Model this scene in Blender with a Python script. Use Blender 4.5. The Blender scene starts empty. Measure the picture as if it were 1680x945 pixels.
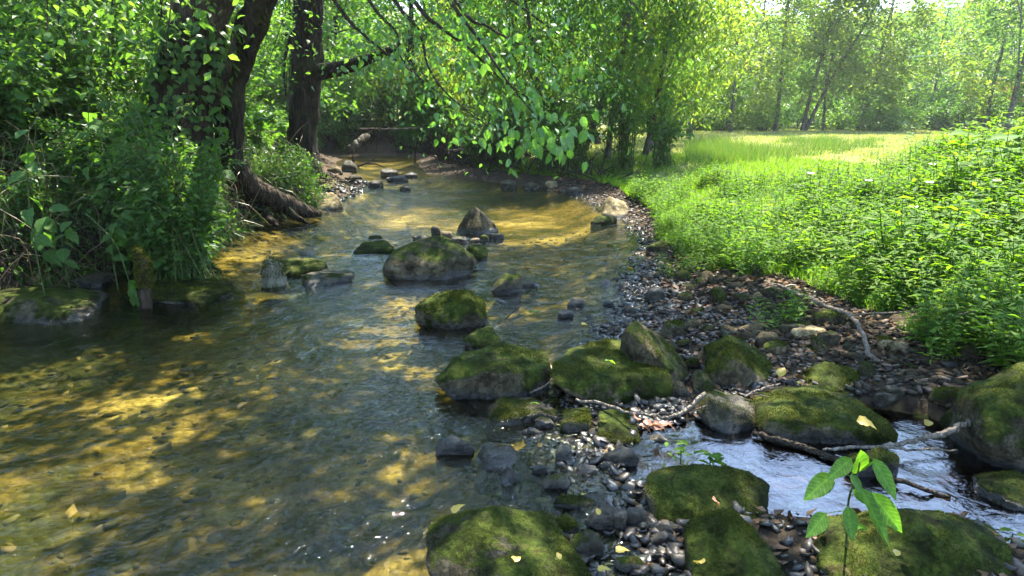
import bpy, bmesh, math
import numpy as np
from mathutils import Vector, Matrix

# ------------------------------------------------------------------ camera, world, sun, exposure
scene = bpy.context.scene
COL = scene.collection
F_PX, CAM_H = 1115.0, 1.35
PITCH = math.atan((472.5 - 185) / F_PX)
cam_d = bpy.data.cameras.new('camera'); cam = bpy.data.objects.new('camera', cam_d); COL.objects.link(cam)
cam.location = (0, 0, CAM_H); cam.rotation_euler = (math.pi / 2 - PITCH, 0, 0)
cam_d.sensor_width = 36; cam_d.lens = F_PX * 36 / 1680; cam_d.clip_start = 0.05; cam_d.clip_end = 3000
scene.camera = cam
SUN_AZ, SUN_EL = math.radians(22), math.radians(60)
world = bpy.data.worlds.new('World'); scene.world = world; world.use_nodes = True
wn = world.node_tree.nodes; wl = world.node_tree.links
bg = wn['Background']; sky = wn.new('ShaderNodeTexSky'); sky.sky_type = 'NISHITA'; sky.sun_disc = False
sky.sun_elevation = SUN_EL; sky.sun_rotation = SUN_AZ; sky.air_density = 1.0; sky.dust_density = .35; sky.ozone_density = 2.5
wl.new(sky.outputs[0], bg.inputs[0]); bg.inputs[1].default_value = 0.15
SUNV = np.array([math.cos(SUN_EL) * math.sin(SUN_AZ), math.cos(SUN_EL) * math.cos(SUN_AZ), math.sin(SUN_EL)])
sun_d = bpy.data.lights.new('sun', 'SUN'); sun_d.energy = 4.6; sun_d.angle = math.radians(0.5); sun_d.color = (1, .95, .84)
sun = bpy.data.objects.new('sun', sun_d); COL.objects.link(sun)
sun.rotation_euler = Vector(-SUNV).to_track_quat('-Z', 'Y').to_euler()
vs = scene.view_settings; vs.view_transform = 'Standard'; vs.look = 'None'; vs.gamma = 1; vs.exposure = 2.82
cy = scene.cycles
cy.use_denoising = True; cy.max_bounces = 8; cy.diffuse_bounces = 4; cy.glossy_bounces = 3; cy.transmission_bounces = 4
cy.transparent_max_bounces = 8; cy.sample_clamp_indirect = 6; cy.caustics_reflective = False; cy.caustics_refractive = False

# ------------------------------------------------------------------ helpers
R = np.random.default_rng(11)
def ray(px, py):
    x = (px - 840) / F_PX; v = -(py - 472.5) / F_PX
    return np.array([x, math.cos(PITCH) + v * math.sin(PITCH), -math.sin(PITCH) + v * math.cos(PITCH)])
CAMP = np.array([0, 0, CAM_H])
def gp(px, py, z=0.0):
    d = ray(px, py); return CAMP + d * ((z - CAM_H) / d[2])
def at(px, py, Y):
    d = ray(px, py); return CAMP + d * (Y / d[1])
def nrm(a):
    a = np.asarray(a, float); return a / np.maximum(np.linalg.norm(a, axis=-1, keepdims=True), 1e-9)
def sstep(t):
    t = np.clip(t, 0, 1); return t * t * (3 - 2 * t)

_perm = np.random.default_rng(3).permutation(512).astype(np.int64)
_grad = nrm(np.random.default_rng(4).normal(size=(512, 3)))
def perlin(P):
    P = np.asarray(P, float); i = np.floor(P).astype(np.int64); f = P - i; u = f * f * f * (f * (f * 6 - 15) + 10)
    out = np.zeros(len(P))
    for dx in (0, 1):
        for dy in (0, 1):
            for dz in (0, 1):
                h = _perm[(_perm[(_perm[(i[:, 0] + dx) & 511] + i[:, 1] + dy) & 511] + i[:, 2] + dz) & 511]
                g = _grad[h]; w = np.where(dx, u[:, 0], 1 - u[:, 0]) * np.where(dy, u[:, 1], 1 - u[:, 1]) * np.where(dz, u[:, 2], 1 - u[:, 2])
                out += w * (g[:, 0] * (f[:, 0] - dx) + g[:, 1] * (f[:, 1] - dy) + g[:, 2] * (f[:, 2] - dz))
    return out * 1.5
def fbm(P, s, o=4, seed=0):
    P = np.asarray(P, float) * s + seed * 17.3; r = np.zeros(len(P)); a = 1.0
    for _ in range(o):
        r += a * perlin(P); P = P * 2.03 + 5.1; a *= .5
    return r
def xy0(x, y): return np.stack([np.asarray(x, float), np.asarray(y, float), np.zeros(len(np.atleast_1d(x)))], 1)

def mesh(name, V, T, mats, mi=None, smooth=False):
    V = np.ascontiguousarray(V, np.float32); T = np.ascontiguousarray(T, np.int32)
    me = bpy.data.meshes.new(name); me.vertices.add(len(V)); me.vertices.foreach_set('co', V.ravel())
    n = len(T); me.loops.add(n * 3); me.loops.foreach_set('vertex_index', T.ravel())
    me.polygons.add(n); me.polygons.foreach_set('loop_start', np.arange(0, n * 3, 3, dtype=np.int32))
    for m in (mats if isinstance(mats, (list, tuple)) else [mats]): me.materials.append(m)
    if mi is not None: me.polygons.foreach_set('material_index', np.ascontiguousarray(mi, np.int32))
    me.polygons.foreach_set('use_smooth', np.full(n, smooth, bool))
    me.update(calc_edges=True); me.validate(); return me
def link(name, me, parent=None, kind=None, label=None, cat=None, group=None, loc=None):
    o = bpy.data.objects.new(name, me); COL.objects.link(o)
    if loc is not None: o.location = loc
    if parent is not None: o.parent = parent
    for k, v in (('kind', kind), ('label', label), ('category', cat), ('group', group)):
        if v: o[k] = v
    return o
def empty(name, loc, label, cat, group=None):
    return link(name, None, None, None, label, cat, group, loc)

class Geo:
    def __init__(s): s.V = []; s.T = []; s.M = []; s.n = 0
    def add(s, V, T, m=0):
        s.V.append(V); s.T.append(np.asarray(T) + s.n); s.M.append(np.full(len(T), m)); s.n += len(V)
    def mesh(s, name, mats, smooth=False, origin=None):
        V = np.concatenate(s.V)
        if origin is not None: V = V - np.asarray(origin)
        return mesh(name, V, np.concatenate(s.T), mats, np.concatenate(s.M), smooth)

# leaf templates: columns u (along), v (across, half width 1), w (along normal)
def tm(v, t): return np.array(v, float), np.array(t)
LEAF2 = tm([(0, 0, 0), (.45, 1, .07), (1, 0, -.06), (.45, -1, .07)], [(0, 2, 1), (0, 3, 2)])
LEAF4 = tm([(0, 0, 0), (.3, .95, .06), (.68, .7, .05), (1, 0, -.16), (.68, -.7, .05), (.3, -.95, .06), (.5, 0, .0)],
           [(0, 6, 1), (1, 6, 2), (2, 6, 3), (3, 6, 4), (4, 6, 5), (5, 6, 0)])
LANCE = tm([(0, 0, 0), (.4, 1, .05), (1, 0, -.18), (.4, -1, .05), (.45, 0, .0)], [(0, 4, 1), (1, 4, 2), (2, 4, 3), (3, 4, 0)])
def blade_t(): return tm([(0, .5, 0), (0, -.5, 0), (.55, .35, .06), (.55, -.35, .06), (1, 0, -.12)], [(0, 1, 3), (0, 3, 2), (2, 3, 4)])
BLADE = blade_t()
SPIKE = tm([(0, .5, 0), (0, -.5, 0), (1, 0, 0)], [(0, 1, 2)])
def big_leaf_t(n=7, shape=.42):
    v = []; t = []
    for i in range(n + 1):
        u = i / n; w = (math.sin(math.pi * min(1, u ** .72)) ** .85) * 1.0 if 0 < i < n else 0.02
        dz = -.30 * u * u
        wv = .03 * math.sin(u * 19)
        v += [(u, w, dz + .10 * w + wv), (u, w * .5, dz + .04 * w), (u, 0, dz), (u, -w * .5, dz + .04 * w), (u, -w, dz + .10 * w - wv)]
    for i in range(n):
        a = i * 5; b = a + 5
        for k in range(4): t += [(a + k, b + k, b + k + 1), (a + k, b + k + 1, a + k + 1)]
    return tm(v, t)
BIG = big_leaf_t()
def leaves(geo, P, A, N, L, W, T=LEAF2, m=0):
    P = np.asarray(P, float); n = len(P)
    if n == 0: return
    A = nrm(A); S = nrm(np.cross(N, A)); N2 = np.cross(A, S)
    L = np.broadcast_to(L, n)[:, None, None]; W = np.broadcast_to(W, n)[:, None, None]
    tv, tt = T
    V = P[:, None] + L * tv[None, :, 0:1] * A[:, None] + W * tv[None, :, 1:2] * S[:, None] + L * tv[None, :, 2:3] * N2[:, None]
    k = len(tv); idx = (np.arange(n) * k)[:, None, None] + tt[None]
    geo.add(V.reshape(-1, 3), idx.reshape(-1, 3), m)
def rdir(n, z=0.0, zs=.6):
    a = R.uniform(0, 2 * math.pi, n); return nrm(np.stack([np.cos(a), np.sin(a), z + zs * R.normal(size=n)], 1))
def upn(n, s=.5): return nrm(np.array([0, 0, 1.0]) + s * R.normal(size=(n, 3)))
def spline(pts, n):
    pts = np.asarray(pts, float); m = len(pts)
    if m < 3: return pts[0] + (pts[-1] - pts[0]) * np.linspace(0, 1, n)[:, None]
    P = np.vstack([2 * pts[0] - pts[1], pts, 2 * pts[-1] - pts[-2]]); t = np.linspace(0, m - 1 - 1e-6, n); i = t.astype(int); f = (t - i)[:, None]
    a, b, c, d = P[i], P[i + 1], P[i + 2], P[i + 3]
    return .5 * (2 * b + (c - a) * f + (2 * a - 5 * b + 4 * c - d) * f ** 2 + (3 * b - a - 3 * c + d) * f ** 3)
def tube(geo, pts, r, sides=6, m=0, cap=True, rough=0.0, seed=0):
    pts = np.asarray(pts, float); n = len(pts); r = np.interp(np.linspace(0, 1, n), np.linspace(0, 1, len(np.atleast_1d(r))), np.atleast_1d(r))
    d = nrm(np.gradient(pts, axis=0)); ref = np.array([0, 0, 1.0]) if abs(d[:, 2]).mean() < .8 else np.array([1.0, 0, 0])
    a = nrm(np.cross(d, ref)); b = np.cross(d, a)
    th = np.linspace(0, 2 * math.pi, sides, endpoint=False)
    ring = np.cos(th)[None, :, None] * a[:, None] + np.sin(th)[None, :, None] * b[:, None]
    rr = r[:, None, None] * np.ones((1, sides, 1))
    if rough:
        q = (pts[:, None] + ring * r[:, None, None]).reshape(-1, 3)
        rr = rr * (1 + rough * fbm(q, 3.0 / max(r.max(), .01) * .35, 3, seed).reshape(n, sides, 1))
    V = (pts[:, None] + ring * rr).reshape(-1, 3); T = []
    i = np.arange(n - 1)[:, None] * sides; j = np.arange(sides)[None]; k = (j + 1) % sides
    T = np.concatenate([np.stack([i + j, i + k, i + sides + k], 2).reshape(-1, 3), np.stack([i + j, i + sides + k, i + sides + j], 2).reshape(-1, 3)])
    if cap:
        V = np.vstack([V, pts[:1], pts[-1:]]); c0 = n * sides; e = (n - 1) * sides; jj = np.arange(sides); kk = (jj + 1) % sides
        T = np.vstack([T, np.stack([np.full(sides, c0), kk, jj], 1), np.stack([np.full(sides, c0 + 1), e + jj, e + kk], 1)])
    geo.add(V, T, m)

_ico = {}
def ico(k):
    if k not in _ico:
        bm = bmesh.new(); bmesh.ops.create_icosphere(bm, subdivisions=k, radius=1)
        _ico[k] = (np.array([v.co[:] for v in bm.verts]), np.array([[v.index for v in f.verts] for f in bm.faces])); bm.free()
    return _ico[k]
def hull_planes(pts):
    bm = bmesh.new()
    for p in pts: bm.verts.new(p)
    r = bmesh.ops.convex_hull(bm, input=bm.verts[:])
    bmesh.ops.recalc_face_normals(bm, faces=bm.faces[:])
    n = np.array([f.normal[:] for f in bm.faces if f.calc_area() > 1e-8]); c = np.array([f.calc_center_median()[:] for f in bm.faces if f.calc_area() > 1e-8]); bm.free()
    return n, (n * c).sum(1)
def round_hull(pts, k=4, p=14, noise=.05, seed=0, nscale=2.2):
    """a boulder: the convex body round the points with softened edges and a rough skin; centred on its own middle"""
    pts = np.asarray(pts, float); c = (pts.min(0) + pts.max(0)) / 2
    n, d = hull_planes(pts - c); D, T = ico(k); rr = np.random.default_rng(seed + 1000)
    cn = nrm(rr.normal(size=(7, 3)) * np.array([1.1, .9, .45]) + np.array([0, -.35, .25])); cd = ((pts - c) @ cn.T).max(0) * rr.uniform(.66, .90, 7)
    n = np.vstack([n, cn]); d = np.concatenate([d, cd]); p = p * 4
    d = np.maximum(d, .01 * np.ptp(pts, axis=0).max())
    q = np.maximum(D @ n.T / d, 1e-6); r = (q ** p).sum(1) ** (-1 / p)
    V = D * r[:, None]; s = np.ptp(pts, axis=0).max()
    h0, h1 = (pts - c).min(0), (pts - c).max(0); v0, v1 = V.min(0), V.max(0); V = (V - v0) / (v1 - v0) * (h1 - h0) + h0
    w = fbm(V / s, nscale, 5, seed); w2 = fbm(V / s, nscale * .6, 2, seed + 9); w3 = np.abs(fbm(V / s, nscale * 2.5, 3, seed + 4))
    V = V + D * (s * noise * (w + .8 * w2 - .7 * w3 + .15))[:, None] * (r[:, None] / r.max()) ** .3
    return V, T, c

# ------------------------------------------------------------------ materials
def mat(name):
    m = bpy.data.materials.new(name); m.use_nodes = True; nt = m.node_tree; nt.nodes.clear()
    out = nt.nodes.new('ShaderNodeOutputMaterial')
    def N(t, **k):
        n = nt.nodes.new('ShaderNode' + t)
        for a, v in k.items():
            if isinstance(v, bpy.types.NodeSocket): nt.links.new(v, n.inputs[a.replace('_', ' ')])
            elif a in n.inputs.keys() or a.replace('_', ' ') in n.inputs.keys(): n.inputs[a.replace('_', ' ')].default_value = v
            else: setattr(n, a, v)
        return n
    def Lk(a, b): nt.links.new(a, b)
    return m, N, Lk, out
def ramp(N, Lk, src, stops):
    r = N('ValToRGB'); cr = r.color_ramp
    while len(cr.elements) < len(stops): cr.elements.new(.5)
    for e, (p, c) in zip(cr.elements, stops):
        e.position = p; e.color = (*c, 1) if len(c) == 3 else c
    Lk(src, r.inputs[0]); return r.outputs[0]
def g(v): return (v, v, v)
def leaf_mat(name, c1, c2, c3, trans=.52, rough=.42, tint=(1.9, 2.0, .6), spec=.22, vein=False):
    m, N, Lk, out = mat(name)
    geo = N('NewGeometry'); c = ramp(N, Lk, geo.outputs['Random Per Island'], [(0, c1), (.55, c2), (1, c3)])
    if vein:
        tc = N('TexCoord'); sx = N('SeparateXYZ'); Lk(tc.outputs['Object'], sx.inputs[0]); ab = N('Math', operation='ABSOLUTE'); Lk(sx.outputs[1], ab.inputs[0])
        a1 = N('Math', operation='MULTIPLY_ADD'); Lk(ab.outputs[0], a1.inputs[0]); a1.inputs[1].default_value = -.9; Lk(sx.outputs[0], a1.inputs[2])
        a2 = N('Math', operation='MULTIPLY'); Lk(a1.outputs[0], a2.inputs[0]); a2.inputs[1].default_value = 9.0
        a3 = N('Math', operation='FRACT'); Lk(a2.outputs[0], a3.inputs[0]); a4 = N('Math', operation='PINGPONG'); Lk(a3.outputs[0], a4.inputs[0]); a4.inputs[1].default_value = .5
        mr = N('Math', operation='MULTIPLY'); Lk(ab.outputs[0], mr.inputs[0]); mr.inputs[1].default_value = 4.5; mn = N('Math', operation='MINIMUM'); Lk(a4.outputs[0], mn.inputs[0]); Lk(mr.outputs[0], mn.inputs[1])
        vr = ramp(N, Lk, mn.outputs[0], [(0, g(1.5)), (.09, g(1.0)), (.3, g(.86))]); nz = N('TexNoise', Scale=7.0, Detail=4.0); Lk(tc.outputs['Object'], nz.inputs[0]); nr = ramp(N, Lk, nz.outputs[0], [(.3, (.7, .72, .7)), (.6, (1.1, 1.05, 1)), (.8, (1.4, 1.1, .7))])
        for q_ in (vr, nr):
            x_ = N('Mix', data_type='RGBA', blend_type='MULTIPLY'); x_.inputs[0].default_value = 1; Lk(c, x_.inputs[6]); Lk(q_, x_.inputs[7]); c = x_.outputs[2]
    p = N('BsdfPrincipled', Base_Color=c, Roughness=rough); p.inputs['Specular IOR Level'].default_value = spec
    t = N('Mix', data_type='RGBA', blend_type='MULTIPLY'); t.inputs[0].default_value = 1; Lk(c, t.inputs[6]); t.inputs[7].default_value = (*tint, 1)
    tr = N('BsdfTranslucent'); Lk(t.outputs[2], tr.inputs[0])
    mx = N('MixShader'); mx.inputs[0].default_value = trans; Lk(p.outputs[0], mx.inputs[1]); Lk(tr.outputs[0], mx.inputs[2]); Lk(mx.outputs[0], out.inputs[0])
    return m
M_LEAF = leaf_mat('leaf_green', (.030, .075, .016), (.050, .115, .022), (.085, .15, .03))
M_LEAFD = leaf_mat('leaf_deep_green', (.03, .07, .018), (.05, .105, .024), (.085, .14, .035))
M_LEAFY = leaf_mat('leaf_yellow_green', (.052, .115, .024), (.078, .145, .033), (.115, .17, .046))
M_WEED = leaf_mat('weed_leaf', (.055, .13, .014), (.085, .165, .018), (.13, .20, .028), trans=.55, tint=(1.8, 1.9, .4), rough=.6, spec=.12)
M_BIGL = leaf_mat('hanging_leaf', (.05, .13, .03), (.075, .17, .04), (.10, .19, .05), trans=.42, rough=.4, spec=.45, vein=True)
M_SAPL = leaf_mat('sapling_leaf', (.06, .15, .02), (.08, .18, .024), (.10, .2, .03), trans=.58, rough=.45, vein=True)
M_GRASS = leaf_mat('grass_blade', (.16, .20, .05), (.25, .265, .09), (.36, .33, .16), trans=.45, tint=(1.4, 1.4, .6))
M_BGRASS = leaf_mat('bank_grass_blade', (.035, .085, .018), (.06, .12, .022), (.11, .12, .04), trans=.4)
M_LEAFP = leaf_mat('leaf_pale_olive', (.07, .115, .025), (.11, .155, .035), (.17, .2, .055), trans=.58)
M_BROADL = leaf_mat('broad_leaf', (.035, .085, .02), (.05, .115, .024), (.08, .14, .03), rough=.6, spec=.25, vein=True)
M_DRY = leaf_mat('dry_stalk', (.10, .07, .035), (.17, .125, .065), (.24, .19, .11), trans=.15, tint=(1, .8, .5))
M_MOSSB = leaf_mat('moss_tuft', (.020, .026, .005), (.042, .054, .008), (.11, .11, .018), trans=.3, rough=.9, tint=(1.3, 1.2, .4), spec=.0)
M_RED = leaf_mat('red_leaf', (.22, .09, .07), (.26, .12, .08), (.26, .18, .09))
M_LITTER = leaf_mat('fallen_leaf_litter', (.035, .020, .009), (.075, .042, .02), (.15, .085, .045), trans=.12, tint=(1, .7, .4), spec=.08)
M_YEL = leaf_mat('fallen_leaf_yellow', (.32, .2, .03), (.36, .26, .05), (.28, .16, .03), trans=.2)
M_PINK = leaf_mat('fallen_leaf_russet', (.16, .065, .038), (.2, .095, .055), (.12, .05, .03), trans=.15)
M_WHITE = leaf_mat('flower_petal', (.7, .68, .66), (.75, .74, .78), (.7, .7, .75), trans=.3)

def bark_mat(name, c1, c2, c3, sc=14, moss=.3):
    m, N, Lk, out = mat(name)
    tc = N('TexCoord'); mp = N('Mapping'); Lk(tc.outputs['Object'], mp.inputs[0]); mp.inputs['Scale'].default_value = (1, 1, .22)
    n = N('TexNoise', Scale=float(sc), Detail=8.0, Roughness=.65); Lk(mp.outputs[0], n.inputs[0])
    v = N('TexVoronoi', Scale=float(sc * 1.6), feature='DISTANCE_TO_EDGE'); Lk(mp.outputs[0], v.inputs[0])
    c = ramp(N, Lk, n.outputs[0], [(.3, c1), (.52, c2), (.75, c3)])
    n2 = N('TexNoise', Scale=3.0, Detail=6.0); Lk(tc.outputs['Object'], n2.inputs[0])
    mm = ramp(N, Lk, n2.outputs[0], [(.5, g(0)), (.68, g(moss))])
    mix = N('Mix', data_type='RGBA'); Lk(mm, mix.inputs[0]); Lk(c, mix.inputs[6]); mix.inputs[7].default_value = (.05, .07, .015, 1)
    p = N('BsdfPrincipled', Base_Color=mix.outputs[2], Roughness=.95); p.inputs['Specular IOR Level'].default_value = .08
    ad = N('Math', operation='MULTIPLY_ADD'); Lk(v.outputs['Distance'], ad.inputs[0]); ad.inputs[1].default_value = 1.6; Lk(n.outputs[0], ad.inputs[2])
    b = N('Bump', Strength=1.0, Distance=.035); Lk(ad.outputs[0], b.inputs['Height']); Lk(b.outputs[0], p.inputs['Normal']); Lk(p.outputs[0], out.inputs[0])
    return m
M_BARK = bark_mat('bark_furrowed', (.010, .008, .006), (.036, .027, .018), (.085, .064, .042))
M_BARKD = bark_mat('bark_dark', (.008, .006, .005), (.022, .017, .012), (.045, .035, .026))
M_BARKG = bark_mat('bark_grey', (.035, .031, .024), (.085, .075, .06), (.15, .135, .11), moss=.2)
M_STUMP = bark_mat('weathered_wood', (.05, .046, .032), (.13, .12, .085), (.24, .225, .17), sc=20, moss=.6)
M_TWIG = bark_mat('dead_twig', (.10, .08, .06), (.20, .165, .125), (.30, .26, .21), sc=30, moss=.08)
M_TWIGD = bark_mat('dark_twig', (.02, .016, .012), (.045, .034, .025), (.08, .06, .045), sc=30, moss=.1)
M_STEM = bark_mat('green_stem', (.05, .07, .02), (.07, .10, .03), (.10, .10, .05), sc=25, moss=.0)

# rocks: object colour = (moss amount, warm tone, wetness)
def rock_mat():
    m, N, Lk, out = mat('mossy_rock')
    oi = N('ObjectInfo'); sep = N('SeparateColor'); Lk(oi.outputs['Color'], sep.inputs[0])
    tc = N('TexCoord'); geo = N('NewGeometry')
    off = N('VectorMath', operation='MULTIPLY_ADD'); Lk(oi.outputs['Random'], off.inputs[1]); off.inputs[0].default_value = (40, 70, 90); Lk(tc.outputs['Object'], off.inputs[2])
    V = off.outputs[0]
    n1 = N('TexNoise', Scale=9.0, Detail=10.0, Roughness=.72); Lk(V, n1.inputs[0])
    n2 = N('TexNoise', Scale=70.0, Detail=5.0, Roughness=.7); Lk(V, n2.inputs[0])
    n3 = N('TexNoise', Scale=4.2, Detail=8.0, Roughness=.66); Lk(V, n3.inputs[0])
    st = ramp(N, Lk, n1.outputs[0], [(.3, (.013, .011, .007)), (.45, (.04, .034, .021)), (.58, (.085, .071, .046)), (.75, (.19, .165, .115))])
    stw = N('Mix', data_type='RGBA', blend_type='MULTIPLY'); stw.inputs[0].default_value = 1; Lk(st, stw.inputs[6])
    wc = ramp(N, Lk, sep.outputs[1], [(0, (.9, .95, 1.05)), (.5, (1, .97, .85)), (1, (4.2, 3.8, 3.1))]); Lk(wc, stw.inputs[7])
    fine = ramp(N, Lk, n2.outputs[0], [(.3, g(.45)), (.7, g(1.5))])
    stf = N('Mix', data_type='RGBA', blend_type='MULTIPLY'); stf.inputs[0].default_value = .8; Lk(stw.outputs[2], stf.inputs[6]); Lk(fine, stf.inputs[7])
    ms = ramp(N, Lk, n1.outputs[0], [(.3, (.007, .008, .002)), (.42, (.020, .024, .005)), (.5, (.030, .042, .006)), (.58, (.050, .060, .009)), (.66, (.075, .058, .024)), (.76, (.14, .135, .03))])
    msf = N('Mix', data_type='RGBA', blend_type='MULTIPLY'); msf.inputs[0].default_value = .75; Lk(ms, msf.inputs[6]); Lk(fine, msf.inputs[7])
    nz = N('SeparateXYZ'); Lk(geo.outputs['Normal'], nz.inputs[0])
    a = N('Math', operation='MULTIPLY_ADD'); Lk(n3.outputs[0], a.inputs[0]); a.inputs[1].default_value = 4.0
    b = N('Math', operation='MULTIPLY_ADD'); Lk(nz.outputs[2], b.inputs[0]); b.inputs[1].default_value = 1.15; b.inputs[2].default_value = -3.7; Lk(b.outputs[0], a.inputs[2])
    c = N('Math', operation='MULTIPLY_ADD'); Lk(sep.outputs[0], c.inputs[0]); c.inputs[1].default_value = 1.9; Lk(a.outputs[0], c.inputs[2])
    mask = ramp(N, Lk, c.outputs[0], [(.1, g(0)), (.42, g(1))])
    # wet foot of the rock
    pz = N('SeparateXYZ'); Lk(geo.outputs['Position'], pz.inputs[0])
    nb = N('Math', operation='MULTIPLY_ADD'); Lk(n3.outputs[0], nb.inputs[0]); nb.inputs[1].default_value = -.12; Lk(pz.outputs[2], nb.inputs[2])
    wz = N('MapRange'); Lk(nb.outputs[0], wz.inputs[0]); wz.inputs[1].default_value = -.035; wz.inputs[2].default_value = .0; wz.inputs[3].default_value = 1; wz.inputs[4].default_value = 0
    wet = N('Math', operation='MAXIMUM'); Lk(wz.outputs[0], wet.inputs[0]); Lk(sep.outputs[2], wet.inputs[1])
    cm = N('Mix', data_type='RGBA'); Lk(mask, cm.inputs[0]); Lk(stf.outputs[2], cm.inputs[6]); Lk(msf.outputs[2], cm.inputs[7])
    dk = N('Mix', data_type='RGBA', blend_type='MULTIPLY'); Lk(wet.outputs[0], dk.inputs[0]); Lk(cm.outputs[2], dk.inputs[6]); dk.inputs[7].default_value = (.33, .33, .34, 1)
    dm = N('Math', operation='MULTIPLY'); inv = N('Math', operation='SUBTRACT'); inv.inputs[0].default_value = 1; Lk(mask, inv.inputs[1]); Lk(inv.outputs[0], dm.inputs[0]); Lk(wet.outputs[0], dm.inputs[1])
    rg = N('MapRange'); Lk(dm.outputs[0], rg.inputs[0]); rg.inputs[3].default_value = .88; rg.inputs[4].default_value = .2
    p = N('BsdfPrincipled', Base_Color=dk.outputs[2], Roughness=rg.outputs[0]); sg = N('MapRange'); Lk(dm.outputs[0], sg.inputs[0]); sg.inputs[3].default_value = .06; sg.inputs[4].default_value = .5; Lk(sg.outputs[0], p.inputs['Specular IOR Level'])
    h = N('Math', operation='MULTIPLY_ADD'); Lk(n2.outputs[0], h.inputs[0]); h.inputs[1].default_value = .35; Lk(n1.outputs[0], h.inputs[2])
    cv = N('TexVoronoi', Scale=6.0, feature='DISTANCE_TO_EDGE'); cvd = N('VectorMath', operation='MULTIPLY_ADD'); Lk(n1.outputs['Color'], cvd.inputs[0]); cvd.inputs[1].default_value = (.35, .35, .35); Lk(V, cvd.inputs[2]); Lk(cvd.outputs[0], cv.inputs[0]); cr = ramp(N, Lk, cv.outputs['Distance'], [(0, g(-.0)), (.05, g(1))]); hc = N('Math', operation='MULTIPLY_ADD'); Lk(cr, hc.inputs[0]); hc.inputs[1].default_value = .22; Lk(h.outputs[0], hc.inputs[2]); h = hc
    h2 = N('Math', operation='MULTIPLY_ADD'); Lk(mask, h2.inputs[0]); h2.inputs[1].default_value = .35; Lk(h.outputs[0], h2.inputs[2])
    bp = N('Bump', Strength=.9, Distance=.03); Lk(h2.outputs[0], bp.inputs['Height']); Lk(bp.outputs[0], p.inputs['Normal']); Lk(p.outputs[0], out.inputs[0])
    return m
M_ROCK = rock_mat()
def pebble_mat(name, wet):
    m, N, Lk, out = mat(name)
    geo = N('NewGeometry'); tc = N('TexCoord')
    n = N('TexNoise', Scale=35.0, Detail=6.0, Roughness=.65); Lk(tc.outputs['Object'], n.inputs[0])
    c = ramp(N, Lk, geo.outputs['Random Per Island'], [(0, (.012, .010, .008)), (.25, (.038, .028, .016)), (.45, (.022, .024, .011)), (.65, (.055, .04, .023)), (.82, (.034, .031, .029)), (.95, (.09, .062, .036)), (1, (.15, .115, .085))])
    f = ramp(N, Lk, n.outputs[0], [(.3, g(.5)), (.7, g(1.35))])
    x = N('Mix', data_type='RGBA', blend_type='MULTIPLY'); x.inputs[0].default_value = 1; Lk(c, x.inputs[6]); Lk(f, x.inputs[7])
    pz = N('SeparateXYZ'); Lk(geo.outputs['Position'], pz.inputs[0])
    w = N('MapRange'); Lk(pz.outputs[2], w.inputs[0]); w.inputs[1].default_value = .0; w.inputs[2].default_value = .13; w.inputs[3].default_value = 1; w.inputs[4].default_value = wet
    d = N('Mix', data_type='RGBA', blend_type='MULTIPLY'); Lk(w.outputs[0], d.inputs[0]); Lk(x.outputs[2], d.inputs[6]); d.inputs[7].default_value = (.5, .5, .52, 1)
    rg = N('MapRange'); Lk(w.outputs[0], rg.inputs[0]); rg.inputs[3].default_value = .8; rg.inputs[4].default_value = .22
    p = N('BsdfPrincipled', Base_Color=d.outputs[2], Roughness=rg.outputs[0]); sg = N('MapRange'); Lk(w.outputs[0], sg.inputs[0]); sg.inputs[3].default_value = .06; sg.inputs[4].default_value = .5; Lk(sg.outputs[0], p.inputs['Specular IOR Level'])
    b = N('Bump', Strength=.6, Distance=.006); Lk(n.outputs[0], b.inputs['Height']); Lk(b.outputs[0], p.inputs['Normal']); Lk(p.outputs[0], out.inputs[0])
    return m
M_PEB = pebble_mat('pebble_stone', 0.0)
def bed_mat():
    m, N, Lk, out = mat('bed_stone'); geo = N('NewGeometry'); tc = N('TexCoord')
    n = N('TexNoise', Scale=18.0, Detail=8.0, Roughness=.7); Lk(tc.outputs['Object'], n.inputs[0])
    c = ramp(N, Lk, geo.outputs['Random Per Island'], [(0, (.025, .022, .012)), (.4, (.06, .044, .018)), (.7, (.15, .09, .034)), (.9, (.06, .05, .022)), (1, (.26, .165, .07))])
    f = ramp(N, Lk, n.outputs[0], [(.3, g(.5)), (.7, g(1.4))])
    x = N('Mix', data_type='RGBA', blend_type='MULTIPLY'); x.inputs[0].default_value = 1; Lk(c, x.inputs[6]); Lk(f, x.inputs[7])
    p = N('BsdfPrincipled', Base_Color=x.outputs[2], Roughness=.8); Lk(p.outputs[0], out.inputs[0]); return m
M_BED = bed_mat()

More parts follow.
